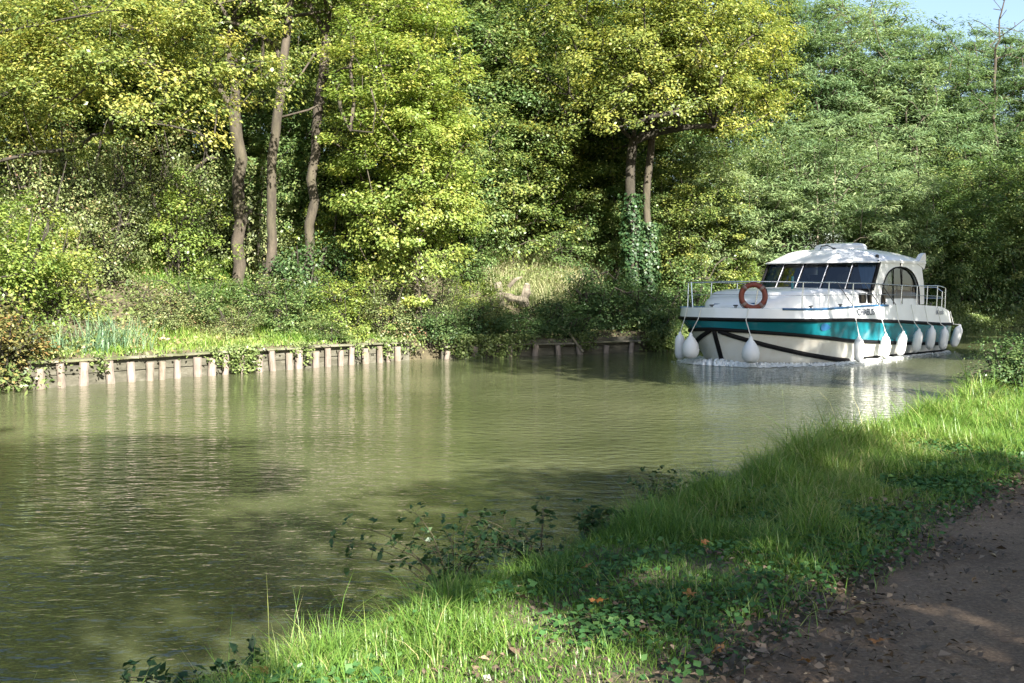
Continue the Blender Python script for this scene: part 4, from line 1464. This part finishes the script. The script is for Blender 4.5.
# cleats and foredeck fittings
for (s, side) in ((.45, .35), (.45, -.35), (1.6, 1), (1.6, -1), (3.1, 1), (5.6, 1), (8.6, 1), (8.6, -1)):
    p = hull_pt(4, max(0, (s - .08) / (LEN - .08)) ** (1 / 1.7), 1)
    b_ = side * (p[1] - .07) if abs(side) == 1 else side
    mb = MB(); mb.tube([B(s - .09, b_, p[2] + .07), B(s + .09, b_, p[2] + .07)], .016, n=6)
    mb.tube([B(s - .03, b_, p[2] - .01), B(s - .03, b_, p[2] + .07)], .014, n=5); mb.tube([B(s + .03, b_, p[2] - .01), B(s + .03, b_, p[2] + .07)], .014, n=5)
    mb.build('cleat', M['black'], boat)
mb = MB(); mb.tube([B(2.15, .95, 1.9), B(2.15, .95, 2.22)], .035, n=8); mb.build('vent_post', M['teal'], boat)
# navy swooshes on the foredeck step
mb = MB()
for b0, b1, s_, z in ((-.55, -.2, .865, 1.50), (.12, .62, .89, 1.53)):
    mb.box(B(s_, (b0 + b1) / 2, z), (.02, b1 - b0, .05))
mb.build('bow_flash', M['blue'], boat)


def text_obj(name, body, mat, s, z, size, side, shear=0, push=.022, parent=None, ext=.001):
    cu = bpy.data.curves.new(name, 'FONT')
    cu.body = body; cu.size = size; cu.shear = shear; cu.extrude = ext; cu.offset = size * .01; cu.align_x = 'CENTER'; cu.align_y = 'CENTER'
    tmp = bpy.data.objects.new(name + '_curve', cu); COL.objects.link(tmp)
    dg = bpy.context.evaluated_depsgraph_get()
    me = bpy.data.meshes.new_from_object(tmp.evaluated_get(dg))
    bpy.data.objects.remove(tmp); bpy.data.curves.remove(cu)
    me.materials.clear()
    o = link(name, me, mat, parent or boat)
    u = ((s - .05) / (LEN - .05)) ** (1 / 1.7)
    l = 3.5

    def on(uu, zz):
        zl, zh = hull_pt(3, uu, side)[2], hull_pt(4, uu, side)[2]
        return np.array(B(*hull_pt(3 + (zz - zl) / (zh - zl), uu, side)))
    p = on(u, z); p2 = on(u + .01, z); p3 = on(u, z + .05)
    xa = Vector((p2 - p)).normalized(); 
    if side < 0: xa = -xa
    up = Vector(p3 - p).normalized(); nn = xa.cross(up).normalized(); up = nn.cross(xa)
    mt = Matrix((xa, up, nn)).transposed().to_4x4()
    mt.translation = Vector(p) + nn * push
    o.matrix_local = mt
    return o


text_obj('boat_name', 'CHABLIS', M['text'], 4.3, 1.28, .25, 1)
text_obj('boat_name', 'CHABLIS', M['text'], 4.3, 1.28, .25, -1)
text_obj('maker_mark', 'Nicols', M['text'], 9.0, 1.19, .20, 1, shear=.35)


def on_band(s, l, side, push):
    u = ((s) / LEN) ** (1 / 1.7)
    return np.array(B(*hull_pt(l, u, side, push)))


mb = MB()
for side in (1, -1):
    c0 = on_band(2.15, 2.6, side, .012); ax = on_band(2.45, 2.6, side, .012) - c0; uu = on_band(2.15, 2.75, side, .012) - c0
    ax /= np.linalg.norm(ax); uu /= np.linalg.norm(uu)
    mb.add([tuple(c0 + ax * .24 * math.cos(a) + uu * .09 * math.sin(a) * (1 - .4 * math.cos(a))) for a in np.linspace(0, 6.28, 21)[:-1]], [tuple(range(20))])
mb.build('bow_emblem', M['blue'], boat)

# ------------------------------------------------------------------ fenders, lifebuoy
bmat = Matrix.Translation(boat.location) @ Matrix.Rotation(boat.rotation_euler.z, 4, 'Z')


def wpt(p): return bmat @ Vector(p)


def fender(px_s, side, zc, shape, label, tilt=0.0, rail=True, size=1.0, off=0.0, group='white fenders hung round the hull', ropez=None, lead=.55):
    u = ((px_s) / LEN) ** (1 / 1.7)
    rad = .135 if shape == 'long' else .21
    rad *= size
    lo = hull_pt(2, u, side); hi = hull_pt(3, u, side, .05)
    g = hull_pt(4, u, side)
    b_ = max(abs(lo[1]), abs(hi[1])) + rad * .95 + off
    top = np.array(B(hi[0] - (0 if u > .2 else .06), side * b_ if abs(g[1]) > .3 else 0, zc))
    o = empty('fender', wpt(top), 0)
    o.rotation_euler = (0, tilt, 0)
    mb = MB()
    if shape == 'long':
        prof = [(.02, .38), (.035, .36), (.05, .31), (rad * .75, .26), (rad * .97, .17), (rad, .0), (rad * .98, -.17), (rad * .8, -.27), (rad * .4, -.32), (.02, -.335)]
    else:
        prof = [(.02, .38), (.04, .36), (.055, .30), (rad * .55, .22), (rad * .85, .12), (rad, -.02), (rad * .92, -.13), (rad * .66, -.21), (rad * .3, -.245), (.02, -.25)]
    mb.lathe((0, 0, 0), [(a, z * size) for a, z in prof], 20)
    mb.build('body', M['fender'], o, smooth=True)
    inv = (Matrix.Translation(o.location) @ Matrix.Rotation(tilt, 4, 'Y')).inverted()
    edge = wpt(B(g[0], g[1] + side * .03, g[2] + .01)); rb = wpt(B(hi[0], hi[1] + side * .03, hi[2]))
    mb = MB(); mb.tube([inv @ wpt(top) + Vector((0, 0, .37 * size)), inv @ rb, inv @ edge], .012, n=5)
    mb.build('rope', M['rope_white'], o)
    if rail:
        rp = rail_pt(max(.1, px_s - lead), side, lerp_tab(RB, px_s))
        mb = MB(); mb.tube([inv @ edge, inv @ wpt(B(*rp))], .012, n=5)
        mb.build('tie_line', M['rope_dark'], o)
    tag(o, label, 'fender', group)
    return o


fender(.26, -1, .42, 'long', 'slim white fender half hidden at the far side of the bow, leftmost of all', rail=False)
fender(.045, -1, .40, 'ball', 'round white ball fender on a long rope just left of the stem line', rail=False, size=1.05)
fender(.17, 1, .36, 'ball', 'round white ball fender hanging below the lifebuoy', rail=False, size=1.05)
for s_, z_, tl, lb in [(3.55, .33, .0, 'long white fender below the boat name, first of the port row'), (5.05, .34, .05, 'long white fender below the first porthole, second of the port row'), (6.05, .38, .14, 'long white fender slanting below the cabin arch, third of the port row'), (7.05, .42, .14, 'long grey white fender shaded below the arch, fourth of the port row'), (7.95, .47, .12, 'long white fender below the rear pillar, fifth of the port row'), (8.85, .42, .10, 'long white fender close to the water below the stern rail, sixth of the port row'), ]:
    fender(s_, 1, z_, 'long', lb, tilt=tl, rail=s_ < 6.5, size=.96)
fender(10.1, 1, .45, 'long', 'long white fender at the stern corner, last of the port row', tilt=.30, rail=False, size=1.0)

# lifebuoy hung on the guard rail
lp = rail_pt(.30, 1, .66)
lb_w = wpt(B(lp[0], lp[1] + .07, lp[2] - .36))
o = empty('lifebuoy', lb_w)
nrm = Vector((-.25, -1, 0)).normalized()
ux = Vector((0, 0, 1)).cross(nrm).normalized(); uz = Vector((0, 0, 1))
mb = MB(); mb.tube([ux * .285 * math.cos(a) + uz * .285 * math.sin(a) for a in np.linspace(0, 2 * math.pi, 41)[:-1]], .068, n=12, closed=True)
mb.build('ring', M['buoy'], o, smooth=True)
for k in range(4):
    an = k * math.pi / 2 + .75
    mb = MB(); mb.tube([ux * .285 * math.cos(an + t) + uz * .285 * math.sin(an + t) for t in (-.13, 0, .13)], .0725, n=12)
    mb.build('band', M['buoy_band'], o, smooth=True)
mb = MB(); mb.tube([ux * (.35 + .02 * math.cos(4 * (a - .75))) * math.cos(a) + uz * (.35 + .02 * math.cos(4 * (a - .75))) * math.sin(a) + nrm * .03 for a in np.linspace(0, 2 * math.pi, 41)[:-1]], .009, n=5, closed=True)
mb.build('grab_line', M['rope_dark'], o)
tag(o, 'orange red ring lifebuoy tied to the bow rail', 'lifebuoy')

# bow wave and wake foam
r = np.random.default_rng(101)
V = []; F = []
mb = MB()
for side in (1, -1):
    for k in range(2400):
        t = r.uniform(0, 1) ** 2.
        p = hull_pt(1, t, side)
        spread = abs(r.normal(0, .12 + .24 * (1 - t))) + .01
        q = B(p[0] - .22 * (1 - t) + r.normal(0, .12), p[1] + side * spread, .0)
        w = wpt(q)
        hgt = (.17 * (1 - t) ** 3 + .012) * r.uniform(.1, 1.) * math.exp(-spread * 4)
        ra = r.uniform(.012, .05) * (1.2 - .5 * t)
        n_ = 6; a0 = r.uniform(0, 6)
        ring = [(w.x + ra * r.uniform(.5, 1.7) * math.cos(a0 + 6.28 * j / n_), w.y + ra * r.uniform(.5, 1.7) * math.sin(a0 + 6.28 * j / n_), .003) for j in range(n_)]
        top = [(w.x + (x - w.x) * .45 + r.normal(0, .012), w.y + (y - w.y) * .45 + r.normal(0, .012), hgt + r.uniform(0, .012)) for x, y, z in ring]
        mb.add(ring + top, [tuple(range(n_, 2 * n_))] + [(j, (j + 1) % n_, (j + 1) % n_ + n_, j + n_) for j in range(n_)])
tag(mb.build('bow_wave', M['foam'], smooth=True), kind='stuff')

# ------------------------------------------------------------------ near bank: grass, clover, litter
r = np.random.default_rng(201)


def near_pts(n, lmin, lmax, tmin, tmax):
    l = lmin + (lmax - lmin) * r.uniform(0, 1, n); t = r.uniform(tmin, tmax, n)
    return PATH_A + PATH_D * l[:, None] - PATH_N * t[:, None]


def in_view(P): return (P[:, 1] > 2.8) & (np.abs(P[:, 0] / P[:, 1]) < .56)


allP = []
for (n, a, b_) in ((200000, -2.5, 3.5), (140000, 3.5, 9), (110000, 9, 24), (40000, 24, 48)):
    allP.append(near_pts(n, a, b_, -.15, 4.6))
P = np.concatenate(allP)
tn = tnear(P); tp = -tpath(P)
dens = np.clip((tp - .05) / .8, 0, 1) ** .8 * 1.0 + .03
patch = .5 + 1.0 * smooth_noise(P, 1.8)
near_water = np.clip(1 - tn / .9, 0, 1)
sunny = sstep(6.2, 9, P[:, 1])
dens = dens * np.clip(.5 + patch * .7 + near_water + sunny * .8, .2, 1)
ok = (tn > .02) & in_view(P) & (r.uniform(0, 1, len(P)) < dens)
P = P[ok]; tn = tn[ok]; tp = tp[ok]; near_water = near_water[ok]; sunny = sunny[ok]
n = len(P)
hgt = (.07 + .05 * np.clip(.5 + smooth_noise(P, 2.5), 0, 1)) + near_water * .11 + sunny * np.clip(tp / 1.5, 0, 1) * .10
hgt *= r.uniform(.45, 1.35, n) * np.where(r.uniform(0, 1, n) < .03, 1.7, 1) * np.clip(.95 + .75 * smooth_noise(P + 3, 4.), .45, 1.7)
wd = np.clip(.0045 * r.uniform(.7, 1.5, n) * np.clip(P[:, 1] / 7, 1, 3.5), 0, .02)
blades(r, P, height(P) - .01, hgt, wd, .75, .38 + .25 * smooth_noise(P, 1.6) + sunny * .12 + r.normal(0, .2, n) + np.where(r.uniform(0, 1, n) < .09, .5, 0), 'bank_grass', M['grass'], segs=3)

# clover and ivy ground cover
P = np.concatenate([near_pts(60000, -2.5, 5.5, -.15, 1.9), near_pts(30000, 5.5, 14, 0, 1.6)])
tn = tnear(P); tp = -tpath(P)
dens = np.clip(1.15 - abs(tp - .75) / .75, 0, 1) * np.clip(.7 + 1.1 * smooth_noise(P + 4, 1.5), 0, 1)
ok = (tn > .3) & in_view(P) & (r.uniform(0, 1, len(P)) < dens)
P = P[ok]; n = len(P)
C = np.column_stack([P, height(P) + r.uniform(.01, .07, n)])
sz = .034 * r.uniform(.6, 1.5, n)
V, Qd = leaf_quads(C, np.array([0, 0, 1.0]) + r.normal(0, .35, (n, 3)), r.normal(0, 1, (n, 3)), sz, sz * .85, .08)
tag(link('clover_cover', np_mesh('clover_cover', V, Qd, np.clip(r.normal(.5, .25, n), 0, 1)), M['clover_leaf']), kind='stuff')

# fallen leaves and crumbs on the path and its edge
P = np.concatenate([near_pts(150000, -2.5, 9, -2.9, 1.5), near_pts(30000, 9, 30, -2.9, 1.0)])
tn = tnear(P); tp = -tpath(P)
clump_ = np.clip(.55 + .9 * smooth_noise(P, 2.6) + .5 * smooth_noise(P, 6.), .1, 1.5)
dens = np.where(tp > 0, np.clip(1.0 - tp / .95, .05, 1) * .55, np.exp(tp / .36) * .50) * clump_ + .010
ok = (tn > .2) & in_view(P) & (r.uniform(0, 1, len(P)) < dens)
P = P[ok]; n = len(P)
zz = np.where(tpath(P) > -.12, .49, height(P) + .015) + r.uniform(0, .02, n)
sz = .046 * r.uniform(.18, 1.0, n) ** 1.1 * np.where(r.uniform(0, 1, n) < .06, 1.6, 1.)
V, Qd = leaf_quads(np.column_stack([P, zz + .004]), np.array([0, 0, 1.0]) + r.normal(0, .38, (n, 3)), r.normal(0, 1, (n, 3)), sz, sz * r.uniform(.45, .85, n), .16)
tag(link('leaf_litter', np_mesh('leaf_litter', V, Qd, np.clip(r.normal(.36, .24, n), 0, 1)), M['litter']), kind='stuff')

# a few large fallen leaves that can be told apart
def big_leaf_mesh(seed):
    rr = np.random.default_rng(seed)
    mb = MB()
    out = []
    for k in range(22):
        a = 2 * math.pi * k / 22
        rad_ = .5 * (.72 + .28 * math.cos(5 * a)) * (1 + .08 * rr.normal())
        out.append((rad_ * math.cos(a), rad_ * .85 * math.sin(a), .10 * math.cos(2 * a) + .05 * rr.normal()))
    mb.add([(0, 0, 0)] + out, [(0, k + 1, (k + 1) % 22 + 1) for k in range(22)])
    mb.tube([(-.4, 0, .02), (-.65, .02, .02), (-.85, .08, .05)], .012, n=4)
    me = bpy.data.meshes.new('fallen_leaf'); me.from_pydata(mb.v, [], mb.f); me.update()
    me.materials.append(M['orange_leaf'])
    return me


leafm = [big_leaf_mesh(300 + i) for i in range(3)]
for i, (px, py, sz, lb) in enumerate([
    (247, 668, .11, 'bright orange fallen leaf beside the lowest bramble'), (258, 674, .10, 'orange fallen leaf at the bottom edge of the grass'),
    (597, 605, .085, 'brown fallen leaf standing in the shaded clover'), (586, 571, .07, 'small rusty fallen leaf high in the shaded grass'),
    (692, 608, .08, 'rusty orange fallen leaf near the path edge'), (706, 547, .07, 'tan fallen leaf on the shaded grass below the sunny patch'),
    (809, 665, .075, 'pale yellow fallen leaf lying on the sunlit part of the path'), (882, 645, .075, 'olive fallen leaf on the dark part of the path'),
    (720, 655, .09, 'pale brown fallen leaf where the litter meets the path')]):
    zg = .5
    d = F_PX * (CAM_H - zg) / (py - HORIZON)
    x = (px - 512) / F_PX * d
    zg = max(gz(x, d), .478 if tpath(np.array([[x, d]]))[0] > -.1 else 0)
    o = bpy.data.objects.new('fallen_leaf', leafm[i % 3]); COL.objects.link(o)
    o.location = (x, d, zg + (.07 if i < 6 else .022)); o.scale = (sz, sz, sz)
    o.rotation_euler = (R(25 if i < 6 else 6), R(10), i * 1.3)
    tag(o, lb, 'leaf', 'large fallen leaves on the near bank')


# brambles on the water edge
def bramble(px, py_base, hgt, nst, seed, label, lean=(-.4, 0), spread=.5, name='bramble', leafsize=.055, zbase=.35):
    rr = np.random.default_rng(seed)
    d = F_PX * (CAM_H - zbase) / (py_base - HORIZON)
    x = (px - 512) / F_PX * d
    tn_ = tnear(np.array([[x, d]]))[0]
    if tn_ < .16: x += (.16 - tn_) * PATH_N[0]; d += (.16 - tn_) * PATH_N[1]
    root = empty(name, (x, d, gz(x, d)))
    mb = MB(); C = []; N = []; T = []; S = []
    for k in range(nst):
        a = rr.uniform(0, 6.28)
        dirx = np.array([lean[0] + spread * math.cos(a), lean[1] + spread * .6 * math.sin(a), 1.])
        h = hgt * rr.uniform(.6, 1.1)
        pts = []
        for q in range(9):
            t = q / 8
            pts.append(np.array([rr.normal(0, .004), rr.normal(0, .004), 0]) + dirx * h * t * np.array([t * .9 + .2, t * .9 + .2, 1 - .35 * t * t]) + np.array([0, 0, -.03]))
        mb.tube(pts, list(np.linspace(.0045, .0018, 9)), n=4)
        for q in range(2, 9):
            for side in (-1, 1):
                if rr.uniform() < .25: continue
                tang = unit(pts[q] - pts[q - 1])
                sd = unit(np.cross(tang, rr.normal(0, 1, 3)))
                pet = pts[q] + sd * .045
                mb.tube([pts[q], pet], .0015, n=3)
                for c_, dv in ((0, sd), (1, unit(np.cross(sd, tang) + sd * .5)), (2, unit(-np.cross(sd, tang) + sd * .5))):
                    sz = leafsize * rr.uniform(.7, 1.3)
                    C.append(pet + dv * sz * .5); N.append(np.array([0, 0, 1.]) + rr.normal(0, .5, 3)); T.append(dv); S.append(sz)
    mb.build('stems', M['stem'], root)
    S = np.array(S)
    V, Qd = leaf_quads(np.array(C), np.array(N), np.array(T), S, S * .62, .12)
    link('leaves', np_mesh('leaves', V, Qd, np.clip(rr.normal(.5, .25, len(S)), 0, 1)), M['bramble_leaf'], root)
    tag(root, label, 'plant', 'brambles along the near water edge')
    return root


bramble(178, 690, .5, 14, 401, 'dark bramble at the bottom edge, lowest and leftmost by the water', lean=(-.1, 0), leafsize=.05)
bramble(452, 592, .92, 17, 402, 'tall open bramble reaching over the water, in the middle of the near bank', lean=(-.25, 0), leafsize=.046, spread=.55)
bramble(540, 560, .7, 12, 403, 'bramble with large leaves at the end of a bent stem, right of the tall bramble', lean=(-.18, 0), leafsize=.05, spread=.5)
bramble(607, 535, .48, 20, 404, 'dense low dark bramble tuft, halfway along the shaded bank', lean=(0, 0), leafsize=.055)
bramble(688, 508, .48, 20, 405, 'dense dark bramble tuft where the shade meets the water, below the sunny grass', lean=(-.2, 0), leafsize=.05, spread=.8)

# sedge tussock
x, d = XD(757, 9.5, 0)[:2]
rr = np.random.default_rng(411)
P = rr.normal(0, .055, (420, 2))
o = blades(rr, P, np.zeros(420) - .03, .30 * rr.uniform(.5, 1.1, 420), .006 * rr.uniform(.7, 1.4, 420), .3, rr.uniform(0, .35, 420), 'sedge_tussock', M['grass'], kind=None, segs=4)
o.location = (x, d, gz(x, d))
tag(o, 'dark green sedge tussock standing in the sunny grass by the water', 'plant')
# shrubs on the near bank at the right edge
nb = make_shrub(36, 'bank_shrub', .9, 1.1, M['dark_leaf'], 60, 100, .055, (.55, .22), crad=.26)
place(nb, 'NB', 1003, 22.5, .86, .3, 'leafy shrub on the near bank at the right edge, in front of the stern', 'shrub', None, xy=(7.0, 15.4))
place(nb, 'NB', 0, 0, .5, 2.3, 'low shrub on the near bank beside the larger one, nearer the camera', 'shrub', None, xy=(6.1, 14.1), zs=.7)
place(nb, 'NB', 0, 0, .9, 4.1, 'shrub on the near bank behind the others at the right edge', 'shrub', None, xy=(8.8, 18.2))

# ------------------------------------------------------------------ trees of the tow path, beside and behind the camera; their crowns shade bank, path and boat
shade = make_oak(41, 'towpath_tree', 12, (3.4, 3.4, 3.2), 8.6, [[(0, 0, -.4), (.1, 0, 3), (-.1, .1, 7), (.1, .1, 11)]], M['green_leaf'], 380, 80, .22, .18, (.5, .2), M['bark'], crad=.62, flat=.55)
G = 'trees along the tow path'
for (x, y, sc, rot, lb) in [
    (7.0, -3.6, .87, .3, 'tow path tree right of the camera shading the path'),
    (.7, -6.4, 1.15, 2.0, 'tow path tree straight behind the camera'),
    (11.9, 10.5, 1.5, 2.9, 'tall tow path tree at the right, shading the boat bow'),
    (16.6, 22.0, 1.0, 5.0, 'tow path tree abreast of the boat stern'),
    (20.6, 28.6, 1.2, .8, 'tow path tree beyond the boat stern'),
    (25.8, 33.0, 1.35, 3.3, 'tow path tree before the bend of the canal'),
    (31.0, 40.0, 1.35, 5.4, 'tow path tree at the bend of the canal'),
]:
    place(shade, 'SH', 0, 0, sc, rot, lb, 'tree', G, xy=(x, y))
